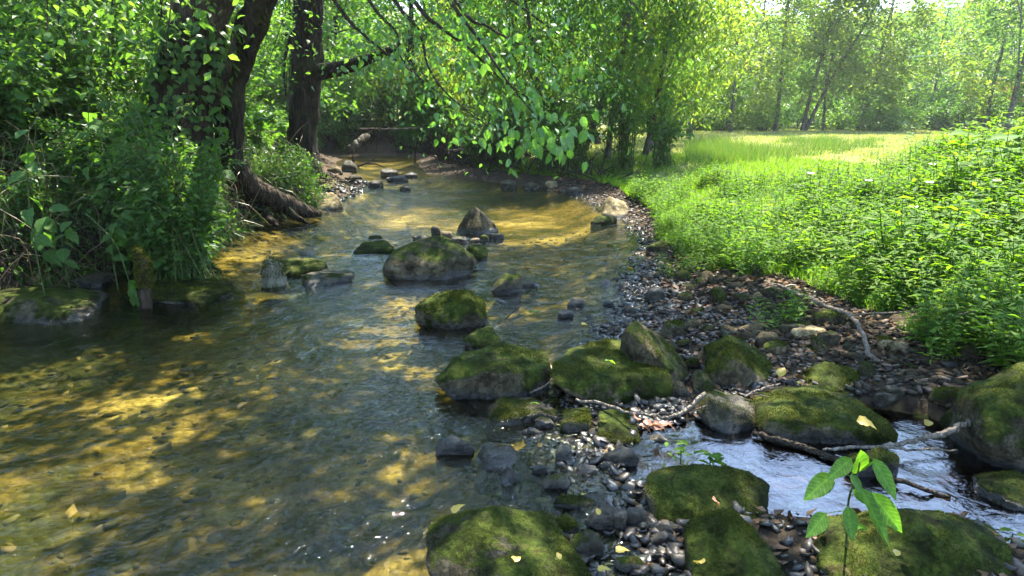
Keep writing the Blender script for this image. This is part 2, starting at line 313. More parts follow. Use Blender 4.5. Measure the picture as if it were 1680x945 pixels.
def ground_mat():
    m, N, Lk, out = mat('ground_soil'); tc = N('TexCoord'); V = tc.outputs['Object']
    at_ = N('Attribute', attribute_name='cover'); sp = N('SeparateColor'); Lk(at_.outputs['Color'], sp.inputs[0])   # r grass, g gravel, b bed
    n1 = N('TexNoise', Scale=.95, Detail=10.0, Roughness=.6); Lk(V, n1.inputs[0])
    n2 = N('TexNoise', Scale=22.0, Detail=8.0, Roughness=.7); Lk(V, n2.inputs[0])
    vo = N('TexVoronoi', Scale=26.0); Lk(V, vo.inputs[0])
    vo2 = N('TexVoronoi', Scale=9.0); Lk(V, vo2.inputs[0])
    soil = ramp(N, Lk, n2.outputs[0], [(.3, (.022, .016, .010)), (.55, (.062, .044, .027)), (.8, (.13, .09, .055))])
    grav = ramp(N, Lk, vo.outputs['Color'], [(.0, (.010, .008, .005)), (.5, (.028, .020, .012)), (1, (.06, .043, .026))])
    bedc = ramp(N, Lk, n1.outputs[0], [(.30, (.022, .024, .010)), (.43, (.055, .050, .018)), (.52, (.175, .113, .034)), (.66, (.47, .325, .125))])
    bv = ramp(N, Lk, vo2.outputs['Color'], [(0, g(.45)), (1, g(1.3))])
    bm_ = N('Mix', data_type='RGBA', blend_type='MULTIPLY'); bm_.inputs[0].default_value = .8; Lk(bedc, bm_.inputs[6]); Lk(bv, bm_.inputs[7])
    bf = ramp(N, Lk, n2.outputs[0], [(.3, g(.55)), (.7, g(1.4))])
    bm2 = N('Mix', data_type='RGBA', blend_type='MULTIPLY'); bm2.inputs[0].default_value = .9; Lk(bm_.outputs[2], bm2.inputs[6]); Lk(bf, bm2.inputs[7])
    gr = ramp(N, Lk, n1.outputs[0], [(.3, (.06, .085, .022)), (.5, (.13, .15, .045)), (.7, (.25, .23, .10))])
    x1 = N('Mix', data_type='RGBA'); Lk(sp.outputs[1], x1.inputs[0]); Lk(soil, x1.inputs[6]); Lk(grav, x1.inputs[7])
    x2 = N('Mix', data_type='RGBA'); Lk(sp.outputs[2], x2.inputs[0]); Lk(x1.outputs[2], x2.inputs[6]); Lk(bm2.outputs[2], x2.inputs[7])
    x3 = N('Mix', data_type='RGBA'); Lk(sp.outputs[0], x3.inputs[0]); Lk(x2.outputs[2], x3.inputs[6]); Lk(gr, x3.inputs[7])
    p = N('BsdfPrincipled', Base_Color=x3.outputs[2], Roughness=.9); p.inputs['Specular IOR Level'].default_value = .08
    hh = N('Math', operation='MULTIPLY_ADD'); Lk(vo.outputs['Distance'], hh.inputs[0]); hh.inputs[1].default_value = -.8; Lk(n2.outputs[0], hh.inputs[2])
    b = N('Bump', Strength=.9, Distance=.03); Lk(hh.outputs[0], b.inputs['Height']); Lk(b.outputs[0], p.inputs['Normal']); Lk(p.outputs[0], out.inputs[0]); return m
M_GROUND = ground_mat()
def water_mat(nm='stream_water', tint=(.72, .75, .50), ior=1.36, sc=1.0, st=.62):
    m, N, Lk, out = mat(nm); tc = N('TexCoord')
    mp = N('Mapping'); Lk(tc.outputs['Object'], mp.inputs[0]); mp.inputs['Rotation'].default_value = (0, 0, math.radians(12)); mp.inputs['Scale'].default_value = (1, 1.0, 1)
    n1 = N('TexNoise', Scale=7.0 * sc, Detail=4.0, Roughness=.55, Distortion=.6); Lk(mp.outputs[0], n1.inputs[0])
    n2 = N('TexNoise', Scale=34.0, Detail=3.0, Roughness=.6, Distortion=.8); Lk(mp.outputs[0], n2.inputs[0])
    n3 = N('TexNoise', Scale=1.1, Detail=3.0); Lk(tc.outputs['Object'], n3.inputs[0])
    amp = ramp(N, Lk, n3.outputs[0], [(.35, g(.25)), (.65, g(1))])
    s = N('Math', operation='MULTIPLY'); Lk(n2.outputs[0], s.inputs[0]); Lk(amp, s.inputs[1])
    h = N('Math', operation='MULTIPLY_ADD'); Lk(s.outputs[0], h.inputs[0]); h.inputs[1].default_value = .4; Lk(n1.outputs[0], h.inputs[2])
    b = N('Bump', Strength=st, Distance=.045); Lk(h.outputs[0], b.inputs['Height'])
    fr = N('Fresnel', IOR=ior); Lk(b.outputs[0], fr.inputs['Normal'])
    gl = N('BsdfGlossy', Roughness=.05); gl.inputs[0].default_value = (1, 1, 1, 1); Lk(b.outputs[0], gl.inputs['Normal'])
    tr = N('BsdfTransparent'); tr.inputs[0].default_value = (*tint, 1)
    mx = N('MixShader'); Lk(fr.outputs[0], mx.inputs[0]); Lk(tr.outputs[0], mx.inputs[1]); Lk(gl.outputs[0], mx.inputs[2]); Lk(mx.outputs[0], out.inputs[0])
    return m
M_WATER = water_mat(); M_POOL = water_mat('pool_water', (.26, .21, .13), 1.65, 2.2, .16)
def plain(name, c, rough=.7, metal=0):
    m, N, Lk, out = mat(name); tc = N('TexCoord'); n = N('TexNoise', Scale=12.0, Detail=6.0); Lk(tc.outputs['Object'], n.inputs[0])
    f = ramp(N, Lk, n.outputs[0], [(.3, tuple(x * .75 for x in c)), (.7, tuple(x * 1.2 for x in c))])
    p = N('BsdfPrincipled', Base_Color=f, Roughness=rough, Metallic=metal); Lk(p.outputs[0], out.inputs[0]); return m

# ------------------------------------------------------------------ terrain
_XL = np.array([(-6, -3.8), (0, -3.8), (4.3, -3.85), (4.8, -3.8), (5.2, -3.7), (5.7, -3.45), (6.3, -3.2), (7.7, -3.2), (8.4, -3.2), (9.4, -2.75), (11.1, -2.9), (13, -2.85), (15.7, -3.8), (20.5, -5.2), (26, -7.5), (40, -16)])
_XR = np.array([(-6, .1), (1.76, .12), (2.3, .32), (2.7, .42), (3.1, .40), (3.5, .48), (4.2, .72), (4.9, .96), (6, 1.2), (7.1, 1.55), (8.6, 1.55), (10.3, 1.45), (12, 1.05), (13.6, -.25), (15.7, -1.95), (20.5, -2.8), (26, -4.5), (40, -12)])
_XB = np.array([(-6, 3.2), (2, 2.9), (3.2, 2.55), (3.7, 2.05), (4.9, 1.9), (6, 1.72), (7, 1.62), (9, 1.95), (12, 1.8), (13.3, 1.3), (15, -.4), (17, -1.4), (20.5, -2.3), (26, -3.8), (40, -11)])
def eXL(y): return np.interp(y, _XL[:, 0], _XL[:, 1])
def eXR(y): return np.interp(y, _XR[:, 0], _XR[:, 1])
def eXB(y): return np.interp(y, _XB[:, 0], _XB[:, 1])
POOL = np.array([(.80, 2.45), (1.05, 2.42), (1.4, 2.35), (1.68, 2.62), (1.78, 2.3), (1.85, 2.05), (2.02, 1.85)])
def seg_d(x, y, L):
    d = np.full(np.shape(x), 9.)
    for (ax, ay), (bx, by) in zip(L[:-1], L[1:]):
        t = np.clip(((x - ax) * (bx - ax) + (y - ay) * (by - ay)) / ((bx - ax) ** 2 + (by - ay) ** 2), 0, 1)
        d = np.minimum(d, np.hypot(x - ax - t * (bx - ax), y - ay - t * (by - ay)))
    return d
def ground_z(x, y):
    x = np.asarray(x, float); y = np.asarray(y, float); q = xy0(x.ravel(), y.ravel())
    e = .12 * fbm(q, 1.7, 3, 2).reshape(x.shape)
    xl, xr, xb = eXL(y) + e, eXR(y) + e * .8, eXB(y) + e * 1.4
    d = np.minimum(x - xl, xr - x); deep = np.interp(y, [0, 4, 5.5, 7, 9, 13, 20], [.30, .26, .13, .13, .30, .22, .1])
    zs = -deep * sstep(d / .9) * (1 - .25 * sstep((x - xl) / np.maximum(xr - xl, .1)))
    t = (x - xr) / np.maximum(xb - xr, .05)
    zb = .10 * np.clip(t, 0, 1) + .03 * sstep(t)
    zr = .13 + .30 * sstep((x - xb) / 2.2) + .42 * sstep((x - xb - 1.0) / 3.2) * (1 - sstep((y - 7.5) / 4)) * sstep((y - 2) / 2) + .02 * np.clip((x - xb - 3) / 10, 0, 1)
    dl = xl - x; near = 1 - sstep((y - 9.6) / 1.5)
    zl = near * (.55 * sstep(dl / .32) + .62 * sstep((dl - .2) / 2.0)) + (1 - near) * (.16 * sstep(dl / .7) + .8 * sstep((dl - .6) / 2.6))
    zl = zl + .05 * np.clip(dl - 3, 0, 30)
    z = np.where(x < xl, zl, np.where(x < xr, zs, np.where(x < xb, zb, zr)))
    inpool = 1 - sstep((seg_d(x, y, POOL) - .24) / .16)
    z = np.where(x > xr - .1, z * (1 - inpool) - .10 * inpool, z)
    z = np.where((y > 22.5), np.maximum(z, 1.0 * sstep((y - 23) / 2.2) * sstep((2.5 - x) / 2)), z)
    z = z + .018 * fbm(q, 3.5, 3).reshape(x.shape) * np.where(z < 0, .8, 1) + .05 * fbm(q, .35, 2, 5).reshape(x.shape) * np.clip((np.abs(x) - 2.2) / 3, 0, 1)
    far = np.clip((np.hypot(x, y) - 75) / 160, 0, 1)
    z = z + 26 * far ** 1.4 * (1 + .35 * fbm(q, .012, 2, 8).reshape(x.shape)) * np.clip((y + 40) / 80, 0, 1)
    return z
def axis(lo, hi, fine_lo, fine_hi, step, grow):
    a = list(np.arange(fine_lo, fine_hi, step)); s = step; v = a[-1]
    while v < hi: s *= grow; v += s; a.append(v)
    s = step; v = a[0]
    while v > lo: s *= grow; v -= s; a.insert(0, v)
    return np.array(a)
gx = axis(-420, 420, -4.6, 4.2, .055, 1.09); gy = axis(-60, 520, 1.2, 10.5, .055, 1.05)
GX, GY = np.meshgrid(gx, gy); GZ = ground_z(GX, GY)
nx, ny = len(gx), len(gy); i = (np.arange(ny - 1)[:, None] * nx + np.arange(nx - 1)[None]).ravel()
T = np.concatenate([np.stack([i, i + 1, i + nx + 1], 1), np.stack([i, i + nx + 1, i + nx], 1)])
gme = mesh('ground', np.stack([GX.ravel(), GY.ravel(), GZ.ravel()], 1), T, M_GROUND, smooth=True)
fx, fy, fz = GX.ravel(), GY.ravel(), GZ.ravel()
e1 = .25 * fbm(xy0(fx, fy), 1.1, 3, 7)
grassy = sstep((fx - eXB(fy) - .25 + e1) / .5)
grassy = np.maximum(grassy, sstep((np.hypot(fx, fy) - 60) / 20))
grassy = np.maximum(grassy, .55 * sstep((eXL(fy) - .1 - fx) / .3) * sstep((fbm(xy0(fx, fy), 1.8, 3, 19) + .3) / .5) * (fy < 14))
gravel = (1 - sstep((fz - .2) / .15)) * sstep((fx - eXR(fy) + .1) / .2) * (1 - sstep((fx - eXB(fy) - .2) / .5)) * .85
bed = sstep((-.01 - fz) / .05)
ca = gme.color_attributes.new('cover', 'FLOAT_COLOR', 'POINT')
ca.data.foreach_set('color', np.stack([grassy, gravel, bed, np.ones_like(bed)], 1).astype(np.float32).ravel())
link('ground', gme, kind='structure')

# ------------------------------------------------------------------ rocks
def tufts(parent, V, Tr, c, n, L, thr, seed, name='moss'):
    """short moss standing on the rock's upper faces"""
    a, b, d = V[Tr[:, 0]], V[Tr[:, 1]], V[Tr[:, 2]]; nn = np.cross(b - a, d - a); ar = np.linalg.norm(nn, axis=1); nn = nn / np.maximum(ar, 1e-12)[:, None]
    w = ar * np.clip(nn[:, 2] - thr, 0, .9) * np.clip(1.6 * fbm((a + b + d) / 3, 5.5, 3, seed) + .35, 0, 1) * ((a + b + d)[:, 2] / 3 + c[2] > .015)
    if w.sum() <= 0: return
    k = R.choice(len(Tr), n, p=w / w.sum()); u = R.uniform(size=(n, 2)); fl = u.sum(1) > 1; u[fl] = 1 - u[fl]
    P = a[k] + u[:, :1] * (b[k] - a[k]) + u[:, 1:] * (d[k] - a[k]); ge = Geo()
    leaves(ge, P - nn[k] * .003, nn[k] + .75 * R.normal(size=(n, 3)), R.normal(size=(n, 3)), L * R.uniform(.5, 1.3, n), L * .35, SPIKE)
    link(name, ge.mesh(name, M_MOSSB), parent, kind='stuff')
WETROCKS = []
def rock(label, outline, base, T, ridge=(), moss=.7, warm=.4, wet=0.0, k=4, p=14, noise=.045, mossn=0, name='rock', cat='rock', group=None, sink=.12, seed=None, z0=0.0, mat_=None):
    y0 = gp(840, base, z0)[1]; pts = []
    top = min(o[1] for o in outline); lo = max(o[1] for o in outline)
    for o in outline:
        kk = o[2] if len(o) > 2 else (lo - o[1]) / max(lo - top, 1) * .6
        pts.append(at(o[0], o[1], y0 + kk * T))
    for (px, py, kk) in ridge: pts.append(at(px, py, y0 + kk * T))
    pts = np.array(pts); x0, x1 = pts[:, 0].min(), pts[:, 0].max(); mid = (x0 + x1) / 2; hw = (x1 - x0) / 2
    zt = pts[:, 2].max()
    for sx in (-.75, .75): pts = np.vstack([pts, [mid + sx * hw, y0 + T, z0 - sink]])
    for sx in (-.6, .5): pts = np.vstack([pts, [mid + sx * hw, y0 + T * .92, z0 + .45 * (zt - z0)]])
    low = pts[pts[:, 2] < z0 + .25 * (zt - z0)].copy(); low[:, 2] = z0 - sink; pts = np.vstack([pts, low])
    sd = seed if seed is not None else int(abs(outline[0][0]) + base)
    V, Tr, c = round_hull(pts, k, p, noise, sd)
    if z0 < .02 and x0 < 1.3: WETROCKS.append((c[0], c[1], max(.03, hw * .95)))
    o = link(name, mesh(name, V, Tr, mat_ or M_ROCK, smooth=True), None, None, label, cat, group, c); o.color = (moss, warm, wet, 1)
    if mossn: tufts(o, V, Tr, c, int(mossn * 1.2), .012 * (y0 / 3) ** .5, -.05, sd)
    return o
rock('large pale olive boulder with a long sloping flank, midstream', [(620, 435, .1), (636, 418, .25), (717, 388, .6), (742, 394, .6), (762, 408, .6), (783, 423, .55), (757, 459, .05), (627, 459, 0)], 460, .75, [(748, 426, .12), (650, 432, .05)], .55, .45, p=18, noise=.03)
rock('pyramid shaped brown rock pointing up out of the stream', [(747, 378, .3), (776, 337, .45), (800, 360, .5), (818, 377, .4), (793, 384, 0), (760, 384, 0)], 385, .55, [(783, 365, .15)], .12, .5, p=20, noise=.03)
rock('shaggy moss covered block with two humps standing in the water', [(680, 505, .1), (687, 495, .3), (720, 492, .5), (733, 479, .6), (767, 478, .6), (793, 505, .5), (795, 530, .2), (740, 540, 0), (687, 539, 0)], 540, .4, [(700, 505, .1), (770, 505, .1)], .95, .4, k=5, noise=.07, mossn=5000)
rock('small rounded grey green rock beside the riffle', [(807, 473), (827, 447, .6), (853, 447, .6), (856, 474, .3), (837, 484, 0)], 484, .25, [(835, 462, .1)], .5, .4)
rock('saddle backed dark boulder at the edge of the gravel bar, nearest the deep water', [(712, 620, .2), (737, 582, .5), (745, 563, .75), (772, 558, .85), (800, 570, .8), (835, 578, .8), (890, 585, .7), (896, 618, .3), (860, 643, 0), (797, 655, 0), (725, 634, 0)], 656, .5, [(745, 597, .25), (795, 594, .25), (836, 602, .22), (850, 612, .1)], .68, .4, k=5, p=16, noise=.06, mossn=3500)
rock('squared mossy rock tucked behind the saddle backed boulder', [(760, 560, .3), (780, 550, .5), (797, 539, .7), (818, 537, .7), (826, 570, .3), (810, 580, 0)], 585, .3, [], .75, .4)
rock('broad flat topped boulder with a bright yellow green moss patch on its corner', [(905, 592, .4), (925, 568, .8), (987, 554, 1), (1037, 565, .95), (1085, 600, .5), (1096, 620, .3), (1090, 668, 0), (1037, 672, 0), (960, 650, 0), (907, 630, .1)], 672, .62, [(915, 607, .25), (990, 628, .1), (1062, 645, .04), (1090, 625, .15)], .95, .55, k=5, p=18, noise=.05, mossn=9000)
rock('tilted slab leaning up against the flat topped boulder', [(1025, 547, .3), (1055, 527, .6), (1095, 562, .7), (1135, 602, .7), (1143, 640, .3), (1100, 642, 0), (1090, 615, 0), (1067, 595, 0)], 645, .42, [(1040, 560, .1), (1110, 605, .1)], .6, .45, p=22, noise=.04, k=5, mossn=2500)
rock('peaked moss boulder with a sharp lit ridge, between the tilted slab and the round boulder', [(1157, 612, .25), (1162, 577, .5), (1200, 544, .75), (1226, 550, .8), (1257, 582, .75), (1275, 615, .5), (1270, 641, .2), (1233, 648, 0), (1180, 642, 0)], 650, .5, [(1196, 580, .2), (1230, 617, .12), (1232, 590, .4)], .8, .5, k=5, p=20, noise=.04, mossn=5000)
rock('small wedge of stone at the foot of the tilted slab', [(1137, 640, .2), (1145, 606, .6), (1165, 620, .6), (1182, 645, .3), (1160, 655, 0)], 656, .2, [], .5, .4)
rock('smooth domed boulder with a bare grey crown', [(1301, 594, .4), (1305, 580, .5), (1335, 562, .8), (1367, 558, .9), (1400, 569, .9), (1430, 595, .6), (1432, 610, .3), (1335, 617, .1)], 622, .42, [(1350, 580, .3)], .6, .6, k=5, p=10, noise=.025, mossn=2500)
rock('craggy dark moss rock in front of the domed boulder', [(1337, 602, .5), (1357, 586, .8), (1371, 586, .8), (1420, 612, .8), (1442, 637, .6), (1446, 660, .2), (1430, 672, 0), (1337, 630, .1)], 672, .35, [(1400, 625, .4)], .9, .4, k=5, noise=.06, mossn=3500)
rock('wide low moss boulder with a worn brown patch, above the pool', [(1243, 675, .3), (1283, 633, .9), (1360, 630, 1), (1397, 647, .9), (1443, 682, .5), (1438, 728, 0), (1387, 730, 0), (1260, 702, 0)], 732, .5, [(1290, 665, .3), (1400, 690, .2)], .85, .5, k=5, p=14, noise=.045, mossn=8000)
rock('short block with a wet blue grey facet beside the bent twig', [(1152, 654, .5), (1177, 641, .8), (1230, 652, .8), (1243, 670, .5), (1239, 698, .1), (1203, 713, 0), (1157, 699, .1)], 713, .3, [(1165, 668, .3), (1215, 672, .2)], .45, .5, .35, k=5, p=18, mossn=1800)
rock('low dark rock at the head of the pool', [(1452, 680, .3), (1485, 652, .8), (1512, 647, .9), (1558, 655, .8), (1543, 680, .3), (1485, 694, 0)], 695, .35, [], .75, .4, k=5, mossn=2500)
rock('tall shaded boulder cut by the right edge of the view', [(1612, 676, .3), (1622, 650, .5), (1650, 622, .8), (1695, 590, 1), (1760, 570, 1), (1800, 700, .5), (1780, 790, 0), (1680, 782, 0), (1650, 770, 0), (1618, 722, .1)], 785, .5, [(1640, 664, .3), (1675, 690, .15)], .85, .35, k=5, p=14, noise=.06, mossn=7000)
rock('smaller dark rock at the foot of the tall shaded boulder', [(1628, 808, .2), (1655, 783, .7), (1700, 776, .8), (1725, 832, .1), (1660, 840, 0)], 840, .25, [], .7, .35, .2, k=5, mossn=1500)
rock('flat rock with a gravelly broken end, below the saddle backed boulder', [(794, 682, .2), (800, 657, .7), (825, 646, .9), (875, 649, 1), (925, 661, .8), (931, 673, .5), (910, 688, .1), (842, 699, 0), (800, 698, 0)], 700, .34, [(830, 672, .25), (890, 672, .25)], .6, .5, k=5, p=18, mossn=2500)
rock('squat moss cube between the flat rock and the twig', [(917, 697, .3), (925, 672, .8), (965, 671, .8), (976, 688, .5), (973, 714, 0), (920, 712, 0)], 715, .22, [(930, 683, .3), (962, 684, .3)], .8, .4, k=5, p=22, mossn=1800)
rock('mossy rock under the twig with the russet leaves on it', [(977, 693, .3), (987, 672, .8), (1022, 669, .9), (1047, 700, .5), (1049, 731, 0), (985, 722, 0)], 732, .28, [(1010, 690, .4)], .75, .6, k=5, mossn=2000)
rock('black wet block standing alone in the shallows', [(777, 750, .3), (800, 728, .8), (840, 732, .8), (853, 757, .4), (833, 771, 0), (780, 774, 0)], 775, .22, [(800, 742, .3), (835, 745, .3)], .25, .2, .8, k=5, p=20)
rock('tilted grey slab leaning on the black wet block', [(820, 784, .2), (837, 763, .6), (854, 787, .4), (830, 806, 0)], 806, .14, [], .2, .45, .4, p=22)
rock('big dark moss boulder in the near shallows, closest to the camera', [(697, 900, .45), (705, 868, .7), (747, 837, .95), (813, 829, 1), (893, 858, .9), (943, 910, .6), (973, 955, .3), (965, 1030, 0), (705, 1030, 0), (696, 960, .2)], 1030, .48, [(800, 833, .62), (760, 850, .55), (740, 880, .5), (860, 880, .5), (900, 950, .25), (730, 950, .25)], .62, .35, k=6, p=12, noise=.05, mossn=9000)
rock('moss topped block between the gravel and the pool, the upper of two', [(1057, 803, .4), (1066, 775, .8), (1110, 764, 1), (1180, 771, 1), (1250, 804, .9), (1300, 842, .6), (1255, 885, .1), (1140, 878, 0), (1075, 864, .1)], 890, .42, [(1140, 772, .62), (1210, 800, .6), (1075, 800, .5), (1160, 830, .4)], .9, .4, k=6, p=16, noise=.05, mossn=8000)
rock('bright moss ridge running down to the bottom edge below the upper block', [(1132, 912, .4), (1150, 860, .8), (1172, 838, 1), (1215, 845, 1), (1265, 885, .8), (1307, 925, .6), (1312, 1020, 0), (1140, 1020, 0)], 1020, .38, [(1195, 848, .62), (1190, 890, .5)], 1.0, .4, k=6, p=14, noise=.05, mossn=8000)
rock('thick mossy boulder behind the sapling', [(1352, 905, .4), (1370, 866, .8), (1420, 858, .9), (1500, 838, 1), (1560, 846, 1), (1610, 866, .8), (1642, 905, .5), (1635, 1020, 0), (1360, 1020, 0)], 1020, .42, [(1490, 842, .6), (1430, 862, .6), (1400, 905, .5), (1550, 900, .5)], .95, .4, k=6, p=14, noise=.06, mossn=11000)
rock('moss hump filling the bottom right corner', [(1600, 950, .3), (1650, 915, .8), (1705, 898, 1), (1750, 1020, 0), (1595, 1020, 0)], 1020, .3, [], .95, .4, k=5, mossn=3500)
rock('pale rock toned sunlit white at the far edge of the gravel', [(985, 350, .3), (1001, 324, .6), (1030, 333, .7), (1033, 350, .3), (1010, 357, 0)], 358, .45, [(1012, 340, .2)], .3, 1.0, p=20)  # pale stone, its sunlit white put into the colour by the top tone
rock('low moss stone in front of the white rock', [(969, 366, .3), (983, 354, .7), (1007, 354, .7), (1013, 367, .2), (985, 369, 0)], 369, .3, [], .9, .5)
rock('flat moss stone in midstream left of the long boulder', [(576, 411, .3), (600, 398, .8), (632, 392, .9), (652, 408, .5), (640, 416, 0), (585, 417, 0)], 417, .4, [], .95, .4, k=4)
rock('little moss cap behind the flat midstream stone', [(600, 392, .3), (606, 386, .6), (622, 387, .6), (626, 393, .2)], 394, .25, [], .8, .4, k=3)
rock('green moss cube against the long boulder', [(762, 407, .4), (790, 400, .8), (800, 411, .5), (799, 426, 0), (775, 428, 0)], 428, .35, [(780, 408, .3)], 1.0, .5, p=20)
rock('broad dark slab half sunk by the left bank', [(-30, 482, .5), (20, 470, .8), (70, 467, .9), (115, 480, .8), (139, 505, .4), (120, 527, 0), (60, 534, 0), (-30, 534, 0)], 534, .8, [(60, 490, .3)], .6, .4, p=12)
rock('low moss slab around the foot of the post', [(196, 485, .3), (253, 460, .9), (311, 456, 1), (372, 473, .6), (363, 487, .1), (298, 500, 0), (203, 496, 0)], 500, .75, [(280, 478, .4)], .9, .4, noise=.03, k=5, mossn=3000)
rock('leaf strewn low stone behind the moss slab', [(256, 446, .3), (298, 436, .9), (337, 448, .8), (351, 458, .2), (300, 462, 0)], 463, .6, [], .7, .6, k=4)
rock('dark moss log shaped rock beside the broken stump', [(460, 428, .6), (494, 419, .9), (527, 430, .7), (527, 442, .2), (468, 457, 0)], 457, .5, [], .95, .35, k=4)
rock('low wet rock shedding a small white riffle', [(493, 453, .3), (520, 445, .8), (568, 448, .8), (571, 458, .3), (502, 473, 0)], 473, .6, [], .5, .4, .5, k=4)
rock('pale wet stone upstream of the stump', [(489, 419), (502, 405, .7), (519, 412, .5), (515, 420, 0)], 420, .2, [], .1, .8, .3, k=3)
rock('orange mossed hummock on the left bank', [(0, 446, .3), (14, 420, .6), (35, 394, .9), (60, 398, .9), (80, 430, .4), (68, 448, 0), (15, 452, 0)], 462, .5, [], 1.0, .9, k=5, p=8, noise=.05, mossn=2500, z0=.08)
rock('shadowed rock under the bank between hummock and post', [(100, 465, .3), (118, 440, .8), (150, 446, .6), (160, 470, 0)], 474, .4, [], .3, .3, k=4)
rock('dark stone under the overhang behind the post', [(165, 440, .4), (190, 418, .8), (225, 425, .6), (230, 446, 0)], 448, .5, [], .3, .3, k=4)
rock('rounded boulder at the tip of the left gravel spit', [(505, 335, .4), (515, 318, .8), (545, 315, .8), (556, 335, .3), (530, 345, 0)], 347, .7, [], .2, .7, k=4)
# smaller stones in the stream, each by its place
SMALL = [('dark stone nearest the far bend', 571, 273, 26, 20, .2, .3, .3), ('brown stone on the far left edge', 548, 279, 26, 14, .2, .6, 0), ('dark stone breaking the far riffle', 638, 284, 30, 16, .2, .2, .4),
         ('flat dark stone just below the far riffle', 652, 293, 36, 12, .3, .2, .5), ('small dark stone right of the far riffle', 674, 287, 22, 9, .1, .3, .5), ('stone standing alone in the smooth far water', 616, 302, 26, 13, .2, .3, .3),
         ('tiny round stone in the smooth far water', 664, 309, 18, 9, .1, .3, .3), ('low stone off the left gravel spit', 582, 292, 24, 12, .2, .5, .2), ('dark stone on the far right shore', 835, 303, 30, 15, .1, .3, .2),
         ('grey stone on the far right shore next to the dark one', 872, 305, 30, 12, .1, .5, .2), ('dark wet stone where the right shore begins', 942, 312, 24, 12, .1, .2, .5), ('pale stone on the far right shore', 905, 302, 22, 12, .1, .8, 0),
         ('leftmost stone of the cluster under the pyramid rock', 690, 393, 24, 14, .2, .3, .4), ('upright dark stone in the cluster under the pyramid rock', 714, 379, 16, 20, .1, .2, .4), ('pale stone in the cluster under the pyramid rock', 733, 385, 20, 14, .1, .8, .2),
         ('brown stone in the cluster under the pyramid rock', 752, 394, 32, 16, .4, .5, .4), ('moss knob in the cluster under the pyramid rock', 795, 391, 16, 16, .9, .4, 0), ('dark stone at the right foot of the pyramid rock', 813, 388, 24, 11, .2, .3, .4),
         ('reddish stone in the cluster under the pyramid rock', 779, 394, 20, 10, .0, .8, .2), ('low dark stone trailing behind the rounded riffle rock', 868, 467, 34, 12, .3, .3, .5), ('small dark stone at the tail of the riffle', 946, 496, 28, 18, .3, .3, .5),
         ('wet dark stone left of the shallows', 928, 516, 30, 16, .2, .2, .7), ('little black stone in the shallows', 1000, 498, 20, 12, .1, .2, .8), ('glistening rubbly stone in the near shallows', 742, 733, 64, 36, .05, .45, .9),
         ('dark knob of stone in the near shallows', 925, 745, 30, 34, .25, .3, .6), ('pitted round stone in the wet gravel', 998, 765, 26, 20, .05, .6, .5), ('blue grey wet stone in the wet gravel', 960, 775, 44, 28, .1, .2, .7),
         ('small glossy stone left of the wet gravel', 888, 773, 26, 22, .05, .3, .8), ('black moss sided stone above the slate pile', 912, 795, 46, 36, .5, .3, .4), ('round moss stone with a pale twig behind it', 928, 868, 48, 44, .8, .4, 0),
         ('slate leaning in the pile below the wet gravel', 1000, 855, 70, 52, .25, .3, .5), ('blue slate in the pile below the wet gravel', 1040, 850, 44, 44, .05, .15, .5), ('long grey slate in the pile by the bottom edge', 1090, 885, 44, 26, .05, .35, .4),
         ('violet grey slate at the bottom of the pile', 1080, 912, 58, 20, .0, .2, .4), ('brown oval stone against the upper moss block', 1100, 868, 50, 26, .2, .6, 0), ('moss stone low in the slate pile', 965, 895, 60, 60, .45, .3, .4),
         ('dark moss stone at the bottom edge of the pile', 1035, 930, 60, 44, .5, .35, .2), ('long low moss stone at the top of the slate pile', 950, 832, 84, 32, .75, .4, .1), ('stone in the shade under the flat rock', 892, 696, 34, 22, .5, .4, .3),
         ('dark rock with wet foot right of the moss cube', 1020, 752, 62, 40, .4, .4, .5), ('ochre flat stone beside the small cascade', 1080, 720, 34, 16, .0, .8, .5), ('grey triangular stone in the shade below the moss cube', 870, 708, 26, 18, .0, .5, .3),
         ('dark mossy stone on the gravel bar above the tilted slab', 1105, 540, 40, 34, .7, .4, 0), ('mossy stone standing in the gravel bar near the fork of the long stick', 1300, 505, 56, 26, .6, .3, 0), ('flat moss stone under the long stick', 1365, 518, 56, 24, .8, .4, 0),
         ('yellow moss stone on the gravel bar', 1275, 568, 36, 16, .9, .7, 0), ('yellow mossed pebble right of the long stick', 1457, 558, 30, 16, .7, .9, 0), ('round dark stone behind the domed boulder', 1362, 551, 36, 18, .5, .3, 0),
         ('pale pink flat stone on the gravel bar', 1335, 543, 62, 12, .0, .95, 0), ('dark wedge stone left of the pink flat stone', 1305, 538, 44, 18, .4, .3, 0), ('grey flat stone behind the peaked boulder', 1243, 548, 36, 14, .1, .6, 0),
         ('grey green block behind the peaked boulder', 1262, 558, 36, 28, .4, .4, 0), ('pale grey stone at the right of the gravel bar', 1480, 565, 30, 10, .0, .7, 0), ('blue grey stone above the pool', 1470, 640, 32, 14, .0, .3, .2),
         ('long blue stone lying above the pool', 1455, 650, 34, 12, .0, .2, .2), ('low moss stone beside the shaded boulder', 1560, 645, 50, 18, .8, .4, 0), ('mossy stone at the waters edge of the gravel bar', 1085, 405, 44, 22, .6, .4, .2), ('round dark stone in the gravel edge with orange roots', 1075, 484, 32, 24, .3, .3, .5),
         ('dark moss stone in the middle of the pool', 1440, 762, 80, 50, .8, .35, .2)]
